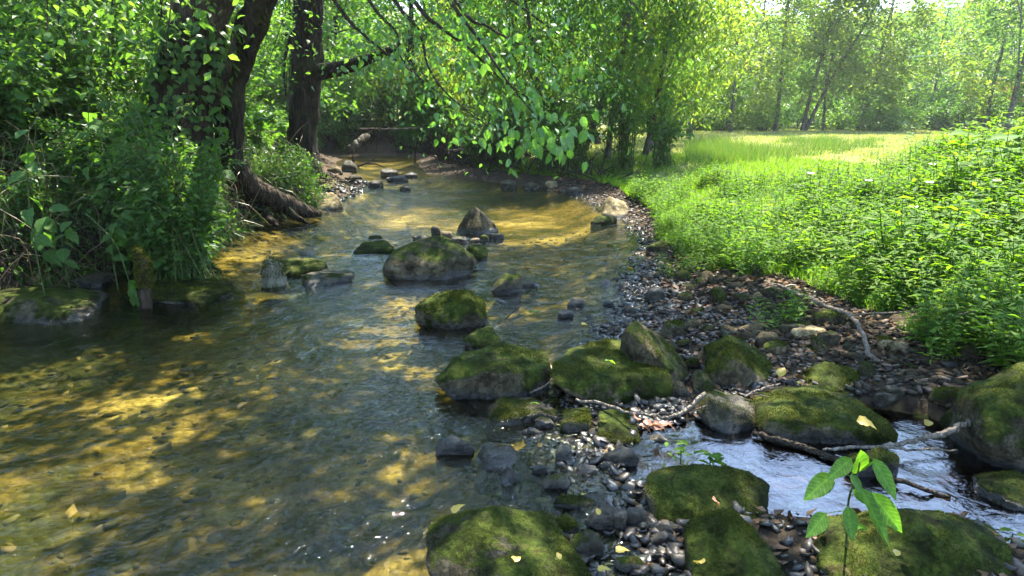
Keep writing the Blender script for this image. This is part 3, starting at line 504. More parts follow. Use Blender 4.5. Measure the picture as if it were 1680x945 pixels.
for lab, px, py, w, h, ms, wm, wt in SMALL:
    x = gp(px, py + h / 2)[0]; gz = float(ground_z(np.array([x]), np.array([gp(px, py + h / 2)[1]]))[0]); z0 = max(0, gz); yb = py + h / 2
    a = np.sort(R.uniform(0, 2 * math.pi, 7)) + .3 * R.normal(size=7); ol = []
    for t in np.linspace(0, 2 * math.pi, 8, endpoint=False):
        rr = R.uniform(.85, 1.12); cx, cy_ = math.cos(t), math.sin(t)
        ol.append((px + cx * w / 2 * rr, py - cy_ * h / 2 * rr, .15 + .5 * max(cy_, 0)))
    T = .75 * w / F_PX * gp(px, yb, z0)[1]
    rock(lab, ol, yb, T, [(px + R.uniform(-.2, .2) * w, py - .1 * h, .15)], ms, wm, wt, 4 if w > 28 else 3, p=16 + 8 * (ms < .3), noise=.05, name='stone', cat='stone', group=None, sink=.05, z0=z0, mossn=(700 if ms > .55 and py > 480 else 0), seed=int(px * 3 + py))

# water: the stream sheet, its surface gently rippled
wx = np.arange(-9.5, 3.2, .045); wy = np.concatenate([np.arange(-1.0, 2, .06), np.arange(2, 9.5, .035), np.arange(9.5, 12, .06), np.arange(12, 27, .15)])
WX, WY = np.meshgrid(wx, wy); q = np.stack([WX.ravel() * 1.0, WY.ravel() * 1.4, np.zeros(WX.size)], 1)
rif = .10 + .9 * np.exp(-((WY.ravel() - 6.3) / 1.6) ** 2)
rgt = sstep((WX.ravel() + .6) / 1.4) * np.exp(-((WY.ravel() - 6.0) / 1.5) ** 2) + .5 * np.exp(-((WY.ravel() - 8.2) / .5) ** 2)
WZ = .010 * rif * fbm(q, 3.0, 3, 4) + .0025 * fbm(q, 9, 2, 6) + .006 * rgt * fbm(q, 7, 3, 9)
for cx, cy_, rr_ in WETROCKS:
    d = np.hypot((WX.ravel() - cx) / rr_, (WY.ravel() - cy_) / (rr_ * .8)); m_ = np.exp(-np.maximum(d - 1, 0) * 3.2); down = sstep((cy_ - WY.ravel()) / rr_ + .5)
    WZ = WZ + .0035 * m_ * np.sin(np.maximum(d - 1, 0) * 22) * (.4 + .6 * down) + .004 * m_ * (1 - down)
    tr = np.exp(-((np.abs(WX.ravel() - cx) - rr_ - .22 * (cy_ - WY.ravel())) / .07) ** 2) * np.exp(-np.maximum(cy_ - WY.ravel(), 0) / .7) * (WY.ravel() < cy_); WZ = WZ + .005 * tr
nx, ny = len(wx), len(wy); i = (np.arange(ny - 1)[:, None] * nx + np.arange(nx - 1)[None]).ravel()
T = np.concatenate([np.stack([i, i + 1, i + nx + 1], 1), np.stack([i, i + nx + 1, i + nx], 1)])
gzw = ground_z(WX, WY).ravel(); ok = (gzw[T].min(1) < .02); T = T[ok]
WP = np.stack([WX.ravel(), WY.ravel(), WZ], 1); tc_ = WP[T].mean(1); ip = (tc_[:, 0] > eXR(tc_[:, 1]) + .12) & (tc_[:, 1] < 3.4) & (seg_d(tc_[:, 0], tc_[:, 1], POOL) < .6)
def sub(T_):
    u, inv = np.unique(T_, return_inverse=True); return WP[u], inv.reshape(-1, 3)
link('water', mesh('water', *sub(T[~ip]), M_WATER, smooth=True), kind='structure')
link('pool_water', mesh('pool_water', *sub(T[ip]), M_POOL, smooth=True), kind='structure')

# ------------------------------------------------------------------ countable stones of the gravel bar, and gravel
def pebble_shape(seed, k=2, flat=.55):
    rr = np.random.default_rng(seed); pts = rr.normal(size=(9, 3)); pts = nrm(pts) * rr.uniform(.7, 1.15, (9, 1)) * np.array([1, rr.uniform(.5, .9), flat * rr.uniform(.5, 1.2)])
    V, T, c = round_hull(pts, k, 12, .05, seed); return V, T
PSH = [pebble_shape(s) for s in range(10)]
PME = [mesh('stone', V, T, M_ROCK, smooth=True) for V, T in PSH]
zones = [  # label, category, group, n, x-range function, y range, size range px-ish, colours
    ('wet dark stone strewn in the shallow edge of the gravel bar', 'dark wet stones along the water edge of the gravel bar', 46, lambda y: (eXR(y) - .55, eXR(y) + .4), (3.6, 7.4), (.03, .075), (.12, .3, .6)),
    ('grey brown stone lying dry in the middle of the gravel bar', 'grey brown stones in the middle of the gravel bar', 64, lambda y: (eXR(y) + .35, eXB(y) + .05), (3.1, 6.0), (.03, .095), (.2, .5, 0)),
    ('mossy green stone bedded in the gravel bar', 'moss spotted stones bedded in the gravel bar', 40, lambda y: (eXR(y) + .2, eXB(y) + .1), (3.0, 5.8), (.05, .12), (.7, .45, 0)),
    ('wet slate stone scattered between the near moss rocks and the shallows', 'slate stones between the near rocks', 68, lambda y: (.02 + 0 * y, .72 + 0 * y), (1.75, 2.85), (.022, .062), (.08, .25, .6)),
    ('tan stone on the dry gravel right of the pool', 'tan stones right of the pool', 24, lambda y: (1.75 + 0 * y, 2.5 + 0 * y), (2.75, 3.7), (.018, .045), (.1, .7, 0))]
for lab, grp, n, fxr, (ya, yb), (sa, sb), col in zones:
    for _ in range(n):
        y = R.uniform(ya, yb); a, b = fxr(y); x = R.uniform(a, b); s = R.uniform(sa, sb) * (1 + .4 * (R.uniform() > .85))
        if seg_d(np.array([x]), np.array([y]), POOL)[0] < .36: continue
        z = float(ground_z(np.array([x]), np.array([y]))[0])
        o = link('stone', PME[R.integers(10)], None, None, lab, 'stone', grp, (x, y, z + s * .18))
        o.rotation_euler = (R.normal() * .25, R.normal() * .25, R.uniform(0, 6.28)); o.scale = (s, s, s)
        o.color = (min(1, max(0, col[0] + R.normal() * .12)), min(1, max(0, col[1] + R.normal() * .18)), col[2], 1)
def scatter_stones(name, n, fn, mat_, sa, sb, sh=1, lift=.2):
    P = fn(n); n = len(P); z = ground_z(P[:, 0], P[:, 1]); ge = Geo(); s = R.uniform(0, 1, n) ** 2.2 * (sb - sa) + sa
    sets = [pebble_shape(50 + k, sh, .5) for k in range(8)]; pick = R.integers(0, 8, n)
    for k in range(8):
        idx = np.where(pick == k)[0]; V, T = sets[k]; th = R.uniform(0, 6.28, len(idx)); c, sn = np.cos(th), np.sin(th); tl = R.normal(size=(len(idx), 2)) * .25
        vx = V[None, :, 0] * c[:, None] - V[None, :, 1] * sn[:, None]; vy = V[None, :, 0] * sn[:, None] + V[None, :, 1] * c[:, None]; vz = V[None, :, 2] + tl[:, :1] * vx + tl[:, 1:] * vy
        W = np.stack([vx, vy, vz], 2) * s[idx][:, None, None] + np.stack([P[idx, 0], P[idx, 1], z[idx] + lift * s[idx]], 1)[:, None]
        ge.add(W.reshape(-1, 3), (T[None] + (np.arange(len(idx)) * len(V))[:, None, None]).reshape(-1, 3))
    link(name, ge.mesh(name, mat_, True), kind='stuff')
def bar_pts(n):
    y = R.uniform(1.6, 13, n * 2) ** 1.0; y = np.where(R.uniform(size=n * 2) < .6, R.uniform(1.6, 6, n * 2), y); x = R.uniform(eXR(y) - .25, eXB(y) + .25)
    k = seg_d(x, y, POOL) > .36; return np.stack([x, y], 1)[k][:n]
scatter_stones('gravel', 15000, bar_pts, M_PEB, .008, .04)
def rub_pts(n):
    y = R.uniform(1.7, 3.0, n * 2); x = R.uniform(-.08, .78, n * 2); k = (seg_d(x, y, POOL) > .3) & (fbm(xy0(x, y), 3.5, 2, 81) > -.35) & (x > -.12 + .25 * fbm(xy0(x, y), 2.0, 2, 82)); return np.stack([x, y], 1)[k][:n]
scatter_stones('wet_rubble', 1500, rub_pts, M_PEB, .010, .045, 2, .45)
def bed_pts(n):
    y = R.uniform(1.3, 9, n); return np.stack([R.uniform(np.maximum(eXL(y), -y * .85 - .6), eXR(y) + .05), y], 1)
scatter_stones('stream_bed_pebbles', 2600, bed_pts, M_BED, .008, .065, 1, -.1)
def spit_pts(n):
    y = R.uniform(10.5, 14, n); return np.stack([eXL(y) + R.uniform(-1.2, .25, n), y], 1)
scatter_stones('spit_gravel', 900, spit_pts, M_PEB, .02, .09)
# leaf litter on the gravel and under the trees
n = 3800; P = bar_pts(n); P = np.vstack([P, np.stack([eXL(np.linspace(4.3, 14, 1800)) - R.uniform(0, 2.2, 1800), np.linspace(4.3, 14, 1800)], 1), np.stack([R.uniform(-7, 1.5, 1500), R.uniform(14.5, 25, 1500)], 1)])
z = ground_z(P[:, 0], P[:, 1]); k = z > .01; P = P[k]; z = z[k]; n = len(P); ge = Geo()
leaves(ge, np.column_stack([P, z + .012]), rdir(n, 0, .2), upn(n, .35), R.uniform(.03, .065, n) * (1 + P[:, 1] * .03), R.uniform(.01, .02, n) * (1 + P[:, 1] * .03), LEAF2)
link('leaf_litter', ge.mesh('leaf_litter', M_LITTER), kind='stuff')

# shade map on the ground: where the photograph shows sun, the canopy overhead has its gaps
LIT = [(40, 770, .30, .28), (20, 710, .3, .22), (215, 585, .22, .12), (90, 880, .3, .1), (470, 900, .3, .10), (300, 575, .2, .05), (550, 895, .26, .16), (640, 850, .2, .1), (130, 885, .12, .1), (410, 915, .1, .08), (860, 345, 1.4, 1.7), (960, 335, .7, 1.0), (620, 522, .28, .08), (570, 510, .15, .06), (875, 578, .1, .05), (1000, 350, .7, .8), (460, 460, .3, .12), (1060, 645, .09, .08), (1215, 565, .1, .08), (1250, 600, .07, .07), (1340, 590, .13, .1),
       (1320, 690, .08, .06), (700, 470, .4, .1), (690, 330, .8, 1.0), (740, 480, .2, .1), (1200, 830, .06, .06), (1170, 870, .06, .06), (1110, 700, .06, .05), (1480, 560, .3, .15), (1560, 600, .25, .12), (1420, 530, .3, .12), (830, 640, .08, .04), (660, 640, .1, .07), (1230, 480, .3, .2), (40, 425, .2, .2), (530, 330, .5, .5), (1500, 820, .12, .06), (730, 395, .35, .15), (560, 395, .2, .1), (1350, 570, .08, .06), (870, 590, .07, .06), (950, 575, .12, .05), (1020, 600, .1, .08)]
LITW = [(*gp(a, b)[:2], c, d) for a, b, c, d in LIT]
for px_, py_, zz, r_ in [(1060, 640, .22, .16), (1000, 600, .3, .2), (940, 590, .28, .1), (1215, 570, .3, .16), (1250, 600, .2, .09), (1340, 580, .2, .16), (1310, 690, .12, .12), (1110, 580, .3, .1), (850, 600, .25, .12), (770, 575, .25, .1), (830, 655, .15, .1), (1180, 855, .25, .1), (1100, 785, .25, .12), (1205, 660, .15, .08), (1030, 690, .12, .1), (1480, 880, .2, .1), (720, 495, .2, .14), (700, 415, .35, .45), (780, 350, .3, .2), (1400, 800, .2, .17), (1440, 850, .2, .12), (1370, 870, .15, .08), (820, 850, .2, .09), (910, 880, .18, .08), (1620, 640, .4, .12), (260, 470, .1, .3), (50, 500, .15, .3), (40, 420, .35, .25)]:
    c_ = gp(px_, py_, zz); LITW.append((c_[0] - SUNV[0] / SUNV[2] * zz, c_[1] - SUNV[1] / SUNV[2] * zz, r_, r_))
c_ = at(1405, 815, 1.72); LITW.append((c_[0] - SUNV[0] / SUNV[2] * c_[2], c_[1] - SUNV[1] / SUNV[2] * c_[2], .16, .14))
def sunlit(x, y):
    k = np.ones(len(x))
    for cx, cy_, rx, ry in LITW:
        d = np.hypot((x - cx) / rx, (y - cy_) / ry); k = np.minimum(k, sstep((d - .75) / .5))
    return k
# ------------------------------------------------------------------ trees
TONE = {'leaf_green': 'mid green', 'leaf_deep_green': 'deep green', 'leaf_yellow_green': 'yellow green', 'leaf_pale_olive': 'pale olive'}
def crown_clumps(c, rad, n, shell=.55):
    d = nrm(R.normal(size=(n, 3))); r = R.uniform(shell ** 3, 1, n) ** (1 / 3); return np.asarray(c) + d * r[:, None] * np.asarray(rad)
def foliage(ge, C, per, rc, L, ratio=.26, T=LEAF2, droop=-.35, m=0, flat=.7, org=None):
    n = len(C) * per; base = np.repeat(C, per, 0); off = R.normal(size=(n, 3)) * rc * np.array([1, 1, flat]) * .6
    P = base + off
    if org is not None:
        W = P + np.asarray(org); q = W[:, :2] - SUNV[:2] / SUNV[2] * W[:, 2:3]; P = P[sunlit(q[:, 0], q[:, 1]) > R.uniform(.0, .6, n)]; n = len(P)
    l = L * R.uniform(.65, 1.25, n)
    leaves(ge, P, rdir(n, droop, .45), upn(n, .75), l, l * ratio, T, m)
def bg_tree(name, label, cat, group, x, y, H, r, zb, rad, ncl, per, L, lm, bm=None, lean=(0, 0), rc=.5, droop=-.35, extra=None, ratio=.26, nb=6, crown_off=(0, 0), T=LEAF2):
    bm = bm or M_BARK; gz = float(ground_z(np.array([x]), np.array([y]))[0]); root = empty(name, (x, y, gz), label, cat, group)
    r = r * (.5 if y > 29 else .7 if y > 22 else .85); b = np.array([0, 0, -.15]); topp = np.array([lean[0], lean[1], H * .85]); wob = R.normal(size=(2, 3)) * r * 1.2
    tp = spline([b, b + (topp - b) * .33 + wob[0], b + (topp - b) * .66 + wob[1], topp], 14); ge = Geo(); tube(ge, tp, [r * 1.35, r, r * .85, r * .6, r * .25], 10, rough=.12, seed=int(x * 7 + y)); link('trunk', ge.mesh('trunk', bm, True), root)
    cc = np.array([lean[0] * .7 + crown_off[0], lean[1] * .7 + crown_off[1], (zb + H) / 2]); C = crown_clumps(cc, (rad, rad, (H - zb) / 2), ncl)
    if extra is not None: C = np.vstack([C, np.asarray(extra) - np.array([x, y, gz])])
    for i in range(nb):
        t = R.uniform(.3, .95); s = tp[int(t * 13)]; e = C[R.integers(len(C))]; mid = (s + e) / 2 + np.array([0, 0, .12 * np.linalg.norm(e - s)]) + R.normal(size=3) * .1
        g2 = Geo(); tube(g2, spline([s, mid, e], 8), [r * .42, r * .22, r * .06], 6, rough=.1); link('branch', g2.mesh('branch', bm, True), root)
    g3 = Geo()
    for e in C[::3]:
        s = tp[R.integers(5, 13)]; m_ = (s + e) / 2 + R.normal(size=3) * .25; s2 = m_ if R.uniform() < .7 else s
        tube(g3, spline([s2, (s2 + e) / 2 + R.normal(size=3) * .1, e], 5), [r * .12, r * .05, .006], 4, 1, cap=False)
    foliage(g3, C, per, rc, L, ratio, T, droop, org=(x, y, gz) if y < 25 else None); link('crown', g3.mesh('crown', [lm, bm]), root); return root

def shade_keep(x, y):
    """0 where the ground point is to be sunlit, 1 where the canopy closes over it"""
    k = np.ones(len(x))
    for cx, cy_, rx, ry in LITW:
        d = np.hypot((x - cx) / rx, (y - cy_) / ry); k = np.minimum(k, sstep((d - .75) / .5))
    edge = np.interp(y, [0, 2.4, 3.1, 3.8, 4.6, 7, 9, 11, 13, 16, 26], [4.6, 3.6, 2.6, 1.95, 1.65, 1.5, 1.2, 1.0, .8, -1.0, -3.5])
    k *= 1 - sstep((x - edge + .2 * fbm(xy0(x, y), 1.5, 2, 3)) / .35)
    k *= sstep((fbm(xy0(x, y), 1.6, 3, 21) + .62) / .25) * (0.5 + .5 * sstep((fbm(xy0(x, y), 4.5, 2, 31) + .55) / .3))
    k *= np.where(x < -2.5, .12 + .45 * sstep((fbm(xy0(x, y), 1.1, 2, 44) + .1) / .3), 1)
    return k
def lift(gx_, gy_, h): return np.stack([gx_ + SUNV[0] / SUNV[2] * h, gy_ + SUNV[1] / SUNV[2] * h, h], 1)
nC = 19000; cxs = R.uniform(-8.5, 4.4, nC); cys = R.uniform(.2, 14, nC); ck = R.uniform(size=nC) < shade_keep(cxs, cys)
cxs, cys = cxs[ck], cys[ck]; hs = R.uniform(3.6, 8.2, len(cxs)) + np.clip(cys - 12, 0, 8) * .0
CANOPY = lift(cxs, cys, hs)
# keep the canopy out of the open view over the meadow
vx = CANOPY[:, 0] / CANOPY[:, 1]; el = (CANOPY[:, 2] - CAM_H) / CANOPY[:, 1]
pd = CANOPY - np.array([1.5, 2.4, 0]); paz = np.degrees(np.arctan2(pd[:, 0], pd[:, 1])); pel = np.degrees(np.arctan2(pd[:, 2], np.hypot(pd[:, 0], pd[:, 1])))
keep = ~((vx > .08) & (el < .2)) & ~((paz > 8) & (paz < 48) & (pel > 18) & (pel < 42)); CANOPY = CANOPY[keep]; GXY = np.stack([cxs, cys], 1)[keep]
OWN = {'broad': np.array([-3.2, 7.3]), 'lean': np.array([-1.6, 7.6]), 'dark': np.array([-4.2, 13.6]), 'right': np.array([4.6, 3.0])}
names = list(OWN); dd = np.stack([np.linalg.norm(CANOPY[:, :2] - OWN[k], axis=1) * (1.0 if k != 'lean' else .9) for k in names], 1); own = dd.argmin(1)
def canopy_mesh(which, lm, origin, bm):
    sel = own == names.index(which); C = CANOPY[sel]; n0 = len(C); per = 9
    base = np.repeat(C, per, 0); gb = np.repeat(GXY[sel], per, 0); j = R.normal(size=(n0 * per, 3)) * np.array([.13, .13, .1]); P = base + j
    gxy = P[:, :2] - SUNV[:2] / SUNV[2] * P[:, 2:3]; ok = R.uniform(size=len(P)) < shade_keep(gxy[:, 0], gxy[:, 1]) + .04
    P = P[ok]; n = len(P); ge = Geo(); l = R.uniform(.08, .15, n)
    leaves(ge, P, rdir(n, -.3, .4), upn(n, .6), l, l * .3, LEAF2)
    for e in C[::40]:
        tube(ge, spline([e + np.array([-.5, .3, .2]) + R.normal(size=3) * .3, e + R.normal(size=3) * .1, e + np.array([.4, -.3, -.1])], 5), [.02, .006], 4, 1, cap=False)
    return ge.mesh('crown', [lm, bm], origin=origin)
def named_tree(label, base, trunk_pts, radii, bm, which=None, lm=None, name='tree', cat='tree', group=None, sides=20, rough=.18):
    root = empty(name, base, label, cat, group); b = np.asarray(base, float); ge = Geo(); tube(ge, spline(trunk_pts, 40) - b, radii, sides, rough=rough, seed=int(base[0] * 13 + 40)); link('trunk', ge.mesh('trunk', bm, True), root)
    if which: link('crown', canopy_mesh(which, lm, b, bm), root)
    return root
def limb(root, pts, r, bm, name='limb', n=14, sides=8, rough=.1):
    ge = Geo(); tube(ge, spline(np.asarray(pts) - np.array(root.location), n), r, sides, rough=rough); return link(name, ge.mesh(name, bm, True), root)
# the broad trunk on the left bank
bt = [at(285, 250, 7.2), at(300, 160, 7.2), at(322, 60, 7.15), at(345, -40, 7.1), at(380, -260, 7.0), at(430, -560, 6.9)]
bt = [np.array([bt[0][0] - .05, 7.2, .6])] + bt[1:]
t_broad = named_tree('broad furrowed trunk leaning over the left bank with ivy on it', tuple(bt[0]), bt, [.38, .30, .27, .25, .23, .2, .16], M_BARK, 'broad', M_LEAF)
limb(t_broad, [bt[4], at(620, -420, 6.8), at(900, -560, 7.2), at(1150, -560, 8)], [.16, .11, .06, .03], M_BARK)
limb(t_broad, [bt[3], at(200, -260, 7.4), at(60, -420, 7.8)], [.17, .1, .05], M_BARK)
limb(t_broad, [bt[1] + np.array([.3, 0, -.1]), at(372, 120, 6.95), at(385, 60, 6.9)], [.05, .035, .02], M_BARK)
# ivy on it
ge = Geo(); n = 1300; tt = R.uniform(0, .7, n); pth = spline(bt, 40); c = pth[(tt * 25).astype(int)] - np.array(bt[0]); th = R.uniform(0, 6.28, n); out = np.stack([np.cos(th), np.sin(th), np.zeros(n)], 1)
leaves(ge, c + out * (.32 + R.uniform(0, .1, (n, 1))), out * .5 + np.array([0, 0, -.7]) + .4 * R.normal(size=(n, 3)), out + .3 * R.normal(size=(n, 3)), R.uniform(.06, .11, n), R.uniform(.025, .04, n), LEAF4)
link('ivy', ge.mesh('ivy', M_LEAFD), t_broad)
# low leafy sprays of the broad tree, hanging before the bank at the top left
for i_ in range(14):
    px, Y = (R.uniform(-40, 330), R.uniform(4.2, 6.0)) if i_ < 9 else (R.uniform(400, 560), R.uniform(7.5, 10.5)); e = at(px, R.uniform(20, 150), Y); s0 = at(px + R.uniform(40, 160), -180, Y + .8); pts = [s0, (s0 + e) / 2 + np.array([-.1, 0, .15]), e]
    limb(t_broad, pts, [.014, .008, .003], M_TWIGD, 'branch', 16, 5, 0); sp = spline(pts, 40); n = 190; k = R.integers(8, 40, n); P = sp[k] + R.normal(size=(n, 3)) * np.array([.22, .25, .12]); l = R.uniform(.045, .085, n); g2 = Geo()
    leaves(g2, P - np.array(bt[0]), rdir(n, -.5, .4), upn(n, .7), l, l * .3, LEAF4); link('hanging_foliage', g2.mesh('hanging_foliage', [M_LEAF, M_LEAFY, M_LEAFD][R.integers(3)]), t_broad, kind='stuff')
# the dark leaning trunk right of it
lt = [np.array([at(368, 190, 7.6)[0], 7.6, .75]), at(378, 150, 7.5), at(398, 80, 7.4), at(428, 0, 7.3), at(470, -120, 7.1), at(540, -330, 6.8), at(600, -520, 6.6)]
t_lean = named_tree('slim dark trunk leaning right above the bank, its leafy branches hanging over the stream', tuple(lt[0]), lt, [.15, .15, .145, .14, .13, .1, .07], M_BARKD, 'lean', M_LEAF)
# the dark upright trunk further up the bank
dt = [np.array([at(497, 290, 13)[0], 13, .2]), at(497, 230, 13), at(503, 150, 13), at(508, 60, 13), at(515, -60, 13), at(530, -260, 13)]
t_dark = named_tree('dark upright trunk standing at the waters edge below the bend', tuple(dt[0]), dt, [.38, .27, .26, .25, .24, .2, .14], M_BARKD, 'dark', M_LEAFD)
limb(t_dark, [at(508, 120, 13), at(560, 112, 12.6), at(600, 98, 12.2), at(650, 78, 12)], [.16, .13, .1, .05], M_BARKD)
# exposed root of the bank tree
rp = [at(372, 255, 8.4), at(395, 285, 8.2), at(420, 312, 8.3), at(460, 330, 8.5), at(500, 345, 8.8), at(525, 352, 9.0)]
limb(t_lean, rp, [.13, .15, .14, .12, .09, .04], M_BARK, 'root', 24, 12, .25)
limb(t_lean, [at(420, 312, 8.35), at(430, 345, 8.3), at(455, 372, 8.1)], [.09, .06, .03], M_BARKD, 'root')
limb(t_lean, [at(460, 330, 8.5), at(480, 352, 8.5), at(505, 366, 8.5)], [.08, .05, .02], M_BARKD, 'root')
# a tree beside the camera on the right bank whose crown shades the near rocks
rt = [np.array([5.2, 1.0, .4]), np.array([5.1, 1.2, 2.5]), np.array([4.9, 1.8, 5]), np.array([4.5, 3.0, 7.5])]
t_right = named_tree('tree on the near right bank whose crown shades the mossy rocks', tuple(rt[0]), rt, [.24, .2, .17, .1], M_BARKG, 'right', M_LEAF)
# thin hanging branches with single leaves
HANG = [[(440, -160, 7), (560, 17, 6.2), (593, 53, 6.1), (627, 82, 6.0), (673, 115, 5.9), (717, 150, 5.8), (790, 193, 5.6), (850, 232, 5.5)],
        [(560, -150, 6.9), (647, 0, 6.0), (687, 50, 5.9), (703, 110, 5.8), (733, 153, 5.7), (773, 187, 5.6), (807, 213, 5.5), (830, 250, 5.5)],
        [(560, -150, 6.9), (683, 7, 5.6), (720, 43, 5.5), (767, 77, 5.4), (810, 118, 5.3), (850, 150, 5.2), (890, 175, 5.1), (925, 205, 5.0), (940, 235, 5.0)],
        [(600, -260, 6.7), (747, 0, 5.8), (800, 43, 5.7), (847, 70, 5.6), (890, 92, 5.5), (930, 130, 5.4)],
        [(540, -130, 7), (607, 3, 6.3), (650, 53, 6.3), (657, 93, 6.3), (700, 140, 6.2), (740, 200, 6.2)],
        [(640, -260, 7.2), (800, -40, 7.4), (880, 30, 7.6), (950, 80, 7.8), (1000, 130, 8.0), (1030, 180, 8.0)],
        [(600, -260, 6.7), (720, -30, 5.2), (790, 70, 5.0), (830, 130, 4.9), (870, 180, 4.9), (900, 215, 4.9)]]
LME = [mesh('leaf', np.column_stack([BIG[0][:, 0], BIG[0][:, 1] * w, BIG[0][:, 2] * c]), BIG[1], M_BIGL, smooth=True) for w, c in ((.30, 1), (.34, .6), (.27, 1.4))]
def place_leaf(root, me, p, d, nrm_, L, name='leaf', world=True):
    d = Vector(d).normalized(); n_ = Vector(nrm_); s = n_.cross(d).normalized(); n2 = d.cross(s)
    m = Matrix((d, s, n2)).transposed().to_4x4(); o = link(name, me, root); p = Vector(p) - root.location
    o.matrix_local = Matrix.Translation(p) @ m @ Matrix.Scale(L, 4); return o
nl = 0
for bi, b in enumerate(HANG):
    pts = [at(*q) for q in b]; limb(t_lean, pts, [.022, .014, .009, .005, .003], M_TWIGD, 'branch', 30, 5, 0)
    sp = spline(pts, 90)
    for t in np.linspace(24, 89, 14 if bi < 5 else 18):
        p0 = sp[int(t)]; dr = sp[min(89, int(t) + 1)] - sp[int(t) - 1]
        for _ in range(2):
            q = p0 + np.array([R.normal() * .16, R.normal() * .2, -abs(R.normal()) * .10 + .02])
            d = np.array([R.normal() * .4 + .15, R.normal() * .4 - .1, -1.0 + R.normal() * .25]); nn = np.array([R.normal() * .6, -.9 + R.normal() * .4, .6])
            place_leaf(t_lean, LME[R.integers(3)], q, d, nn, R.uniform(.035, .095)); nl += 1
    g2 = Geo(); n = 170; k = R.integers(18, 78, n); P = sp[k] + R.normal(size=(n, 3)) * np.array([.26, .4, .18]); l = R.uniform(.035, .07, n)
    leaves(g2, P - np.array(t_lean.location), rdir(n, -.9, .4), upn(n, .8), l, l * .3, LEAF4); o = link('hanging_foliage', g2.mesh('hanging_foliage', M_BIGL), t_lean, kind='stuff')
for c_, k in (((860, 195, 5.2), 20), ((905, 225, 5.0), 24)):
    for _ in range(k):
        q = at(c_[0] + R.normal() * 32, c_[1] + R.normal() * 22, c_[2] + R.normal() * .2)
        place_leaf(t_lean, LME[R.integers(3)], q, (R.normal() * .4 + .2, R.normal() * .4 - .1, -1), (R.normal() * .6, -.9, .5), R.uniform(.07, .12)); nl += 1

# the wood behind: left bank, beyond the bend, and the thicket on the right of the bend
WOODL = [(-6.5, 9.5, 9, .16, M_LEAFD), (-8.2, 11.5, 10, .2, M_LEAF), (-5.4, 11.0, 8, .12, M_LEAFY), (-9.5, 8.2, 10, .2, M_LEAF), (-7.0, 15.5, 10, .2, M_LEAFY), (-10.5, 14.0, 10, .18, M_LEAF), (-6.2, 19.0, 10, .2, M_LEAF), (-12.0, 20.0, 11, .25, M_LEAFY), (-9.0, 23.5, 11, .22, M_LEAF), (-15.5, 15.0, 11, .25, M_LEAF), (-16.0, 24.0, 12, .25, M_LEAFY), (-7.2, 6.2, 9, .18, M_LEAFD), (-20, 19, 12, .25, M_LEAF), (-13.0, 10.5, 11, .22, M_LEAF)]
for i_, (x, y, H, r, lm) in enumerate(WOODL):
    bg_tree('tree', TONE[lm.name] + (' dark stemmed' if i_ % 2 == 0 else ' furrowed') + ' tree in the wood behind the left bank', 'tree', TONE[lm.name] + (' dark stemmed' if i_ % 2 == 0 else ' furrowed') + ' trees behind the left bank', x, y, H * .66, r, .4, 2.4, 60, 70, .12 + .003 * y, lm, M_BARK if i_ % 2 else M_BARKD, (R.normal() * .5, R.normal() * .5), .42)
WOODB = [(-9.5, 28, 11, .22, M_LEAFY), (-6.3, 27.0, 10, .2, M_LEAF), (-3.6, 26.5, 10, .18, M_LEAFY), (-1.0, 26.0, 10, .2, M_LEAF), (1.6, 25, 10, .2, M_LEAF), (-4.8, 32, 12, .24, M_LEAFY), (-1.5, 33, 12, .22, M_LEAFY), (2.6, 31, 12, .22, M_LEAF), (-9, 35, 13, .25, M_LEAFY), (-13.5, 31, 12, .25, M_LEAF), (6, 36, 12, .25, M_LEAFY)]
for x, y, H, r, lm in WOODB:
    bg_tree('tree', TONE[lm.name] + ' sunlit tree closing the view beyond the bend of the stream', 'tree', TONE[lm.name] + ' trees beyond the bend of the stream', x, y, H * .75, r, .6, 2.6, 75, 80, .19, lm, M_BARKD, (R.normal() * .8, R.normal() * .5), .5)
THICK = [(1.0, 15.2, 6.5, .07, M_LEAFY), (2.0, 14.5, 6.0, .06, M_LEAF), (2.9, 15.2, 6.5, .07, M_LEAFP), (.2, 17.2, 7, .08, M_LEAF), (1.7, 17.0, 7.5, .09, M_LEAFY), (3.4, 17.0, 7, .08, M_LEAFY), (-.8, 19.5, 8, .1, M_LEAFP), (3.9, 19.5, 7.5, .1, M_LEAFY), (2.6, 20.5, 8, .1, M_LEAFY), (.9, 22, 8.5, .1, M_LEAF)]
for x, y, H, r, lm in THICK:
    bg_tree('tree', TONE[lm.name] + ' slender willowy tree in the thicket at the inside of the bend', 'tree', TONE[lm.name] + ' slender trees of the thicket inside the bend', x, y, H * .8, r, .35, 1.35, 72, 75, .15, lm, M_BARKG, (R.normal() * .7, R.normal() * .4), .36, -.9, ratio=.17)
